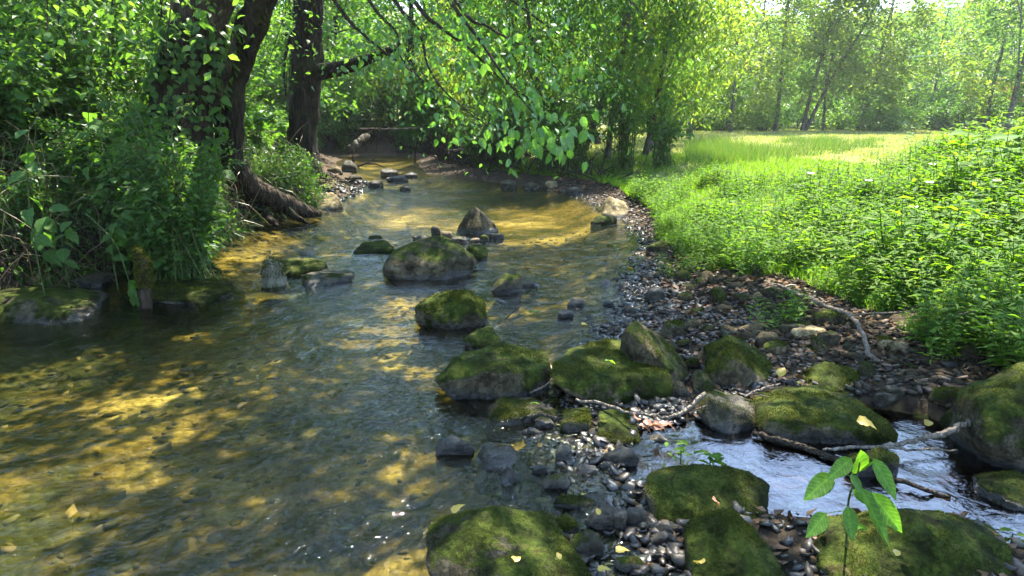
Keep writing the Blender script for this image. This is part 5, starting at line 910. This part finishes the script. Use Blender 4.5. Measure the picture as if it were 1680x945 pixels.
stick('thin curved stick resting on the dark stone in the pool', [G(1350, 738, .05), G(1390, 735, .06), G(1450, 733, .04), G(1500, 738, .03), G(1570, 738, .02)], [.005, .007, .007, .005, .003], m_=M_TWIG, seed=7)
stick('thin twig leaning against the saddle backed boulder', [G(868, 645, .03), G(890, 635, .08), G(908, 622, .14)], [.004, .004, .003], seed=8)
stick('dark twig sticking out of the stream below the moss block', [G(828, 525, -.02), G(842, 512, .05), G(856, 501, .11)], [.005, .004, .002], m_=M_TWIGD, seed=9)
stick('small leaning stick at the foot of the right bank', [G(1520, 556, .12), G(1515, 540, .2), G(1555, 522, .3), G(1600, 510, .4)], [.006, .007, .005, .003], seed=10)
stick('pale pole lying across the stream at the bend', [at(735, 247, 17), at(780, 243, 16.8), at(822, 238, 16.6)], [.03, .028, .02], seed=11)
stick('thin pale branch spanning the far end of the stream', [at(590, 211, 21), at(640, 211, 21), at(692, 210, 21)], [.018, .016, .012], seed=12)
stick('dark snag rising from the left of the far riffle', [at(590, 283, 18), at(580, 270, 18), at(579, 256, 18)], [.05, .04, .02], [([at(583, 275, 18), at(600, 268, 18), at(617, 259, 18)], [.03, .012]), ([at(600, 268, 18), at(620, 270, 18), at(642, 282, 18)], [.025, .01])], M_TWIGD, seed=13)
stick('fallen log leaning on the bank at the far left of the bend', [at(575, 245, 20), at(590, 232, 20.2), at(604, 222, 20.5)], [.12, .1, .07], m_=M_BARKG, seed=14)
stick('dark sapling stem standing in the water at the bend', [at(715, 275, 18), at(727, 245, 18), at(742, 205, 18), at(748, 180, 18)], [.025, .02, .012, .006], m_=M_TWIGD, seed=15)
stick('thin dark stem beside the far riffle', [at(680, 268, 18.5), at(683, 240, 18.5), at(690, 215, 18.5)], [.02, .014, .006], m_=M_TWIGD, seed=16)
stick('grass stem caught across the slate pile', [G(900, 760, .05), G(950, 750, .06), G(1000, 735, .06)], [.002, .002, .001], m_=M_TWIGD, seed=17)

# ------------------------------------------------------------------ fallen leaves one by one
FL = {m_.name: mesh('fallen_leaf', np.column_stack([BIG[0][:, 0], BIG[0][:, 1] * .33, BIG[0][:, 2] * 1.2 + .06 * np.sin(BIG[0][:, 0] * 5 + BIG[0][:, 1] * 2)]), BIG[1], m_, smooth=True) for m_ in (M_YEL, M_PINK, M_LITTER, M_SAPL)}
FALL = [('curled orange leaf on the wide low moss boulder', 1405, 690, .2, .10, M_YEL, -.3), ('round yellow leaf on the dark stone above the pool', 1517, 697, .06, .07, M_YEL, .4), ('bright yellow leaf at the foot of the peaked boulder', 1278, 618, .08, .09, M_YEL, .8), ('pale green leaf on the flat topped boulder', 993, 592, .3, .06, M_SAPL, .2), ('yellow leaf on the rim of the near boulder', 742, 842, .27, .055, M_YEL, .7), ('small curled leaf on the near boulder', 845, 922, .27, .045, M_YEL, 1.4),
        ('thin yellow leaf on the right flank of the near boulder', 918, 918, .2, .03, M_YEL, 1.7), ('upright yellow leaf on the bright moss ridge', 1150, 925, .26, .06, M_YEL, 1.5), ('yellow leaf on the slate pile', 983, 845, .1, .035, M_YEL, 1.8), ('yellow leaf folded in the slate pile near the bottom edge', 1010, 905, .08, .06, M_YEL, .3), ('amber leaf at the foot of the slate pile', 980, 935, .06, .05, M_YEL, .0), ('yellow leaf in the wet gravel', 955, 812, .05, .03, M_YEL, .9),
        ('yellow leaf floating at the edge of the shallows', 953, 532, .01, .09, M_YEL, .1), ('green leaf lying in the stream below the rounded rock', 868, 513, .01, .09, M_SAPL, .2), ('yellow leaf stuck to a stone at the water edge', 1095, 434, .06, .10, M_YEL, .8), ('yellow leaf by the dark edge stone', 1030, 438, .02, .09, M_YEL, .6), ('yellow leaf near the pink flat stone', 1340, 552, .12, .08, M_YEL, .5), ('dry leaf on the upper moss block', 1168, 818, .28, .05, M_PINK, .2),
        ('little pale leaf on the moss boulder behind the sapling', 1470, 912, .28, .035, M_YEL, 1.0), ('leaf on the low flat rock', 870, 663, .12, .05, M_SAPL, .2), ('fallen leaf on the dry gravel right of the pool', 1310, 630, .3, .03, M_YEL, 1.0)]
RUS = [(1040, 685, .12), (1055, 690, .11), (1070, 695, .1), (1082, 699, .1), (1060, 702, .09), (1048, 697, .1), (1075, 705, .07), (1090, 694, .08)]
for px, py, z in RUS: FALL.append(('russet leaf in the clump caught under the pale bent twig', px, py, z, .075, M_PINK, R.uniform(-1, 1)))
for lab, px, py, z, L, m_, a in FALL:
    c = gp(px, py, z); o = link('fallen_leaf', FL[m_.name], None, None, lab, 'leaf', 'russet leaves under the bent twig' if 'clump' in lab else None, c); o.rotation_euler = (R.normal() * .25, R.normal() * .25 - .1, a); o.scale = (L * .78, L * .78, L * .78)

# ------------------------------------------------------------------ the sapling in front
Y0 = 1.72; root = empty('sapling', tuple(at(1388, 905, Y0 + .05)), 'young sapling with drooping oval green leaves in front of the pool', 'sapling'); b = np.array(root.location); ge = Geo()
tube(ge, spline([at(1388, 905, Y0 + .05), at(1390, 860, Y0 + .03), at(1393, 817, Y0), at(1407, 777, Y0), at(1411, 755, Y0)], 20) - b, [.0035, .003, .002], 6); link('stem', ge.mesh('stem', M_STEM, True), root)
SAP = [(1397, 752, 1356, 788, .36, 0), (1366, 778, 1318, 822, .40, -.02), (1408, 775, 1412, 738, .44, .02), (1432, 752, 1471, 822, .34, 0), (1430, 808, 1480, 874, .40, -.03), (1412, 800, 1459, 897, .34, -.04), (1397, 777, 1413, 812, .46, -.02), (1391, 830, 1398, 888, .42, -.05), (1356, 842, 1322, 882, .42, -.05), (1410, 770, 1440, 752, .4, .03), (1402, 800, 1420, 828, .4, .0), (1400, 860, 1424, 870, .3, -.02)]
for bx, by, tx, ty, w, dy in SAP:
    p0, p1 = at(bx, by, Y0 + dy), at(tx, ty, Y0 + dy - .05); d = p1 - p0; L = np.linalg.norm(d)
    me = mesh('leaf', np.column_stack([BIG[0][:, 0], BIG[0][:, 1] * w * .58, BIG[0][:, 2] * .5 + .15 * BIG[0][:, 0] ** 2]), BIG[1], M_SAPL, smooth=True)
    lf = place_leaf(root, me, p0, d, (R.normal() * .35, -1, .55 + R.normal() * .2), L); stp = at(1407 if by < 800 else 1393, min(by + 6, 840), Y0)
    ge = Geo(); tube(ge, spline([np.array(stp) - b, (np.array(stp) + p0) / 2 - b + np.array([0, 0, .004]), p0 - b], 5), [.0015, .001], 4); link('petiole', ge.mesh('petiole', M_STEM), root)
# small bright sprigs by the pool
for lab, px, py, Y, n, L in [('bright little plant on the moss above the small cascade', 1165, 755, 2.35, 12, .06), ('bright seedling on the moss below the pool', 1545, 860, 2.0, 7, .035), ('bright seedling at the right end of the pool', 1660, 885, 1.95, 7, .05), ('feathery bright moss sprig beside the small cascade', 1118, 738, 2.45, 12, .045)]:
    c = at(px, py, Y); root = empty('plant', tuple(c), lab, 'plant'); ge = Geo(); tube(ge, [(0, 0, -.06), (0, 0, .02)], [.003, .002], 5); link('stem', ge.mesh('stem', M_STEM), root)
    for k in range(n):
        a = k * 2.4; place_leaf(root, LW[0], c + np.array([R.normal() * .03, R.normal() * .03, R.uniform(-.02, .02)]), (math.cos(a), math.sin(a), .25), (0, 0, 1), L * R.uniform(.7, 1.2))

# ------------------------------------------------------------------ beyond the meadow: roofs and a wire
M_WALL = plain('painted_wall', (.62, .6, .55)); M_ROOF = plain('grey_roof', (.3, .28, .27)); M_WIN = plain('window_glass', (.05, .06, .07), .1); M_WIRE = plain('wire_metal', (.5, .5, .5), .4)
def box(ge, c, s, m=0):
    c = np.array(c); s = np.array(s) / 2; V = np.array([[x, y, z] for x in (-1, 1) for y in (-1, 1) for z in (-1, 1)]) * s + c
    ge.add(V, [(0, 1, 3), (0, 3, 2), (4, 6, 7), (4, 7, 5), (0, 4, 5), (0, 5, 1), (2, 3, 7), (2, 7, 6), (0, 2, 6), (0, 6, 4), (1, 5, 7), (1, 7, 3)], m)
def house(label, px, py, Y, w, h):
    c = at(px, py, Y); z = gz1(c[0], c[1]); root = empty('house', (c[0], c[1], z), label, 'house'); ge = Geo(); box(ge, (0, 0, h / 2), (w, 5, h)); link('wall', ge.mesh('wall', M_WALL), root)
    g2 = Geo(); V = np.array([(-w / 2 - .3, -2.9, h - .08), (w / 2 + .3, -2.9, h - .08), (w / 2 + .3, 2.9, h - .08), (-w / 2 - .3, 2.9, h - .08), (-w / 2 - .3, 0, h + 1.6), (w / 2 + .3, 0, h + 1.6)]); g2.add(V, [(0, 1, 5), (0, 5, 4), (2, 3, 4), (2, 4, 5), (0, 4, 3), (1, 2, 5), (0, 3, 2), (0, 2, 1)]); link('roof', g2.mesh('roof', M_ROOF), root)
    for k in range(3):
        f = Geo(); box(f, (-w * .32 + k * w * .32, -2.52, h * .55), (.95, .06, 1.1)); fo = link('window', f.mesh('window', M_WALL), root); p = Geo(); box(p, (-w * .32 + k * w * .32, -2.56, h * .55), (.8, .03, .95)); link('pane', p.mesh('pane', M_WIN), fo)
house('pale house with a grey roof half hidden behind the far trees', 1515, 165, 62, 9, 2.8)
house('white house glimpsed behind the trees at the right edge', 1650, 160, 66, 8, 2.8)
ge = Geo(); a, b_ = at(1230, 84, 38), at(1800, 66, 36); pp = np.linspace(0, 1, 24)[:, None]; tube(ge, a + (b_ - a) * pp - np.array([0, 0, .5]) * (4 * pp * (1 - pp)), .014, 5); link('power_line', ge.mesh('power_line', M_WIRE), None, None, 'thin pale power line strung behind the trees at the top right', 'wire')

# ------------------------------------------------------------------ the bright hazy air over the meadow
bm = bmesh.new(); bmesh.ops.create_cube(bm, size=1); me = bpy.data.meshes.new('haze'); bm.to_mesh(me); bm.free()
for v in me.vertices: v.co = (v.co[0] * 1100, v.co[1] * 800 + 240, v.co[2] * 72 + 31)
hm = bpy.data.materials.new('haze_air'); hm.use_nodes = True; hm.node_tree.nodes.clear(); ho = hm.node_tree.nodes.new('ShaderNodeOutputMaterial'); pv = hm.node_tree.nodes.new('ShaderNodeVolumePrincipled')
pv.inputs['Color'].default_value = (.93, .96, 1, 1); pv.inputs['Density'].default_value = .0005; pv.inputs['Anisotropy'].default_value = .35; hm.node_tree.links.new(pv.outputs[0], ho.inputs['Volume']); me.materials.append(hm)
link('haze', me, kind='stuff')
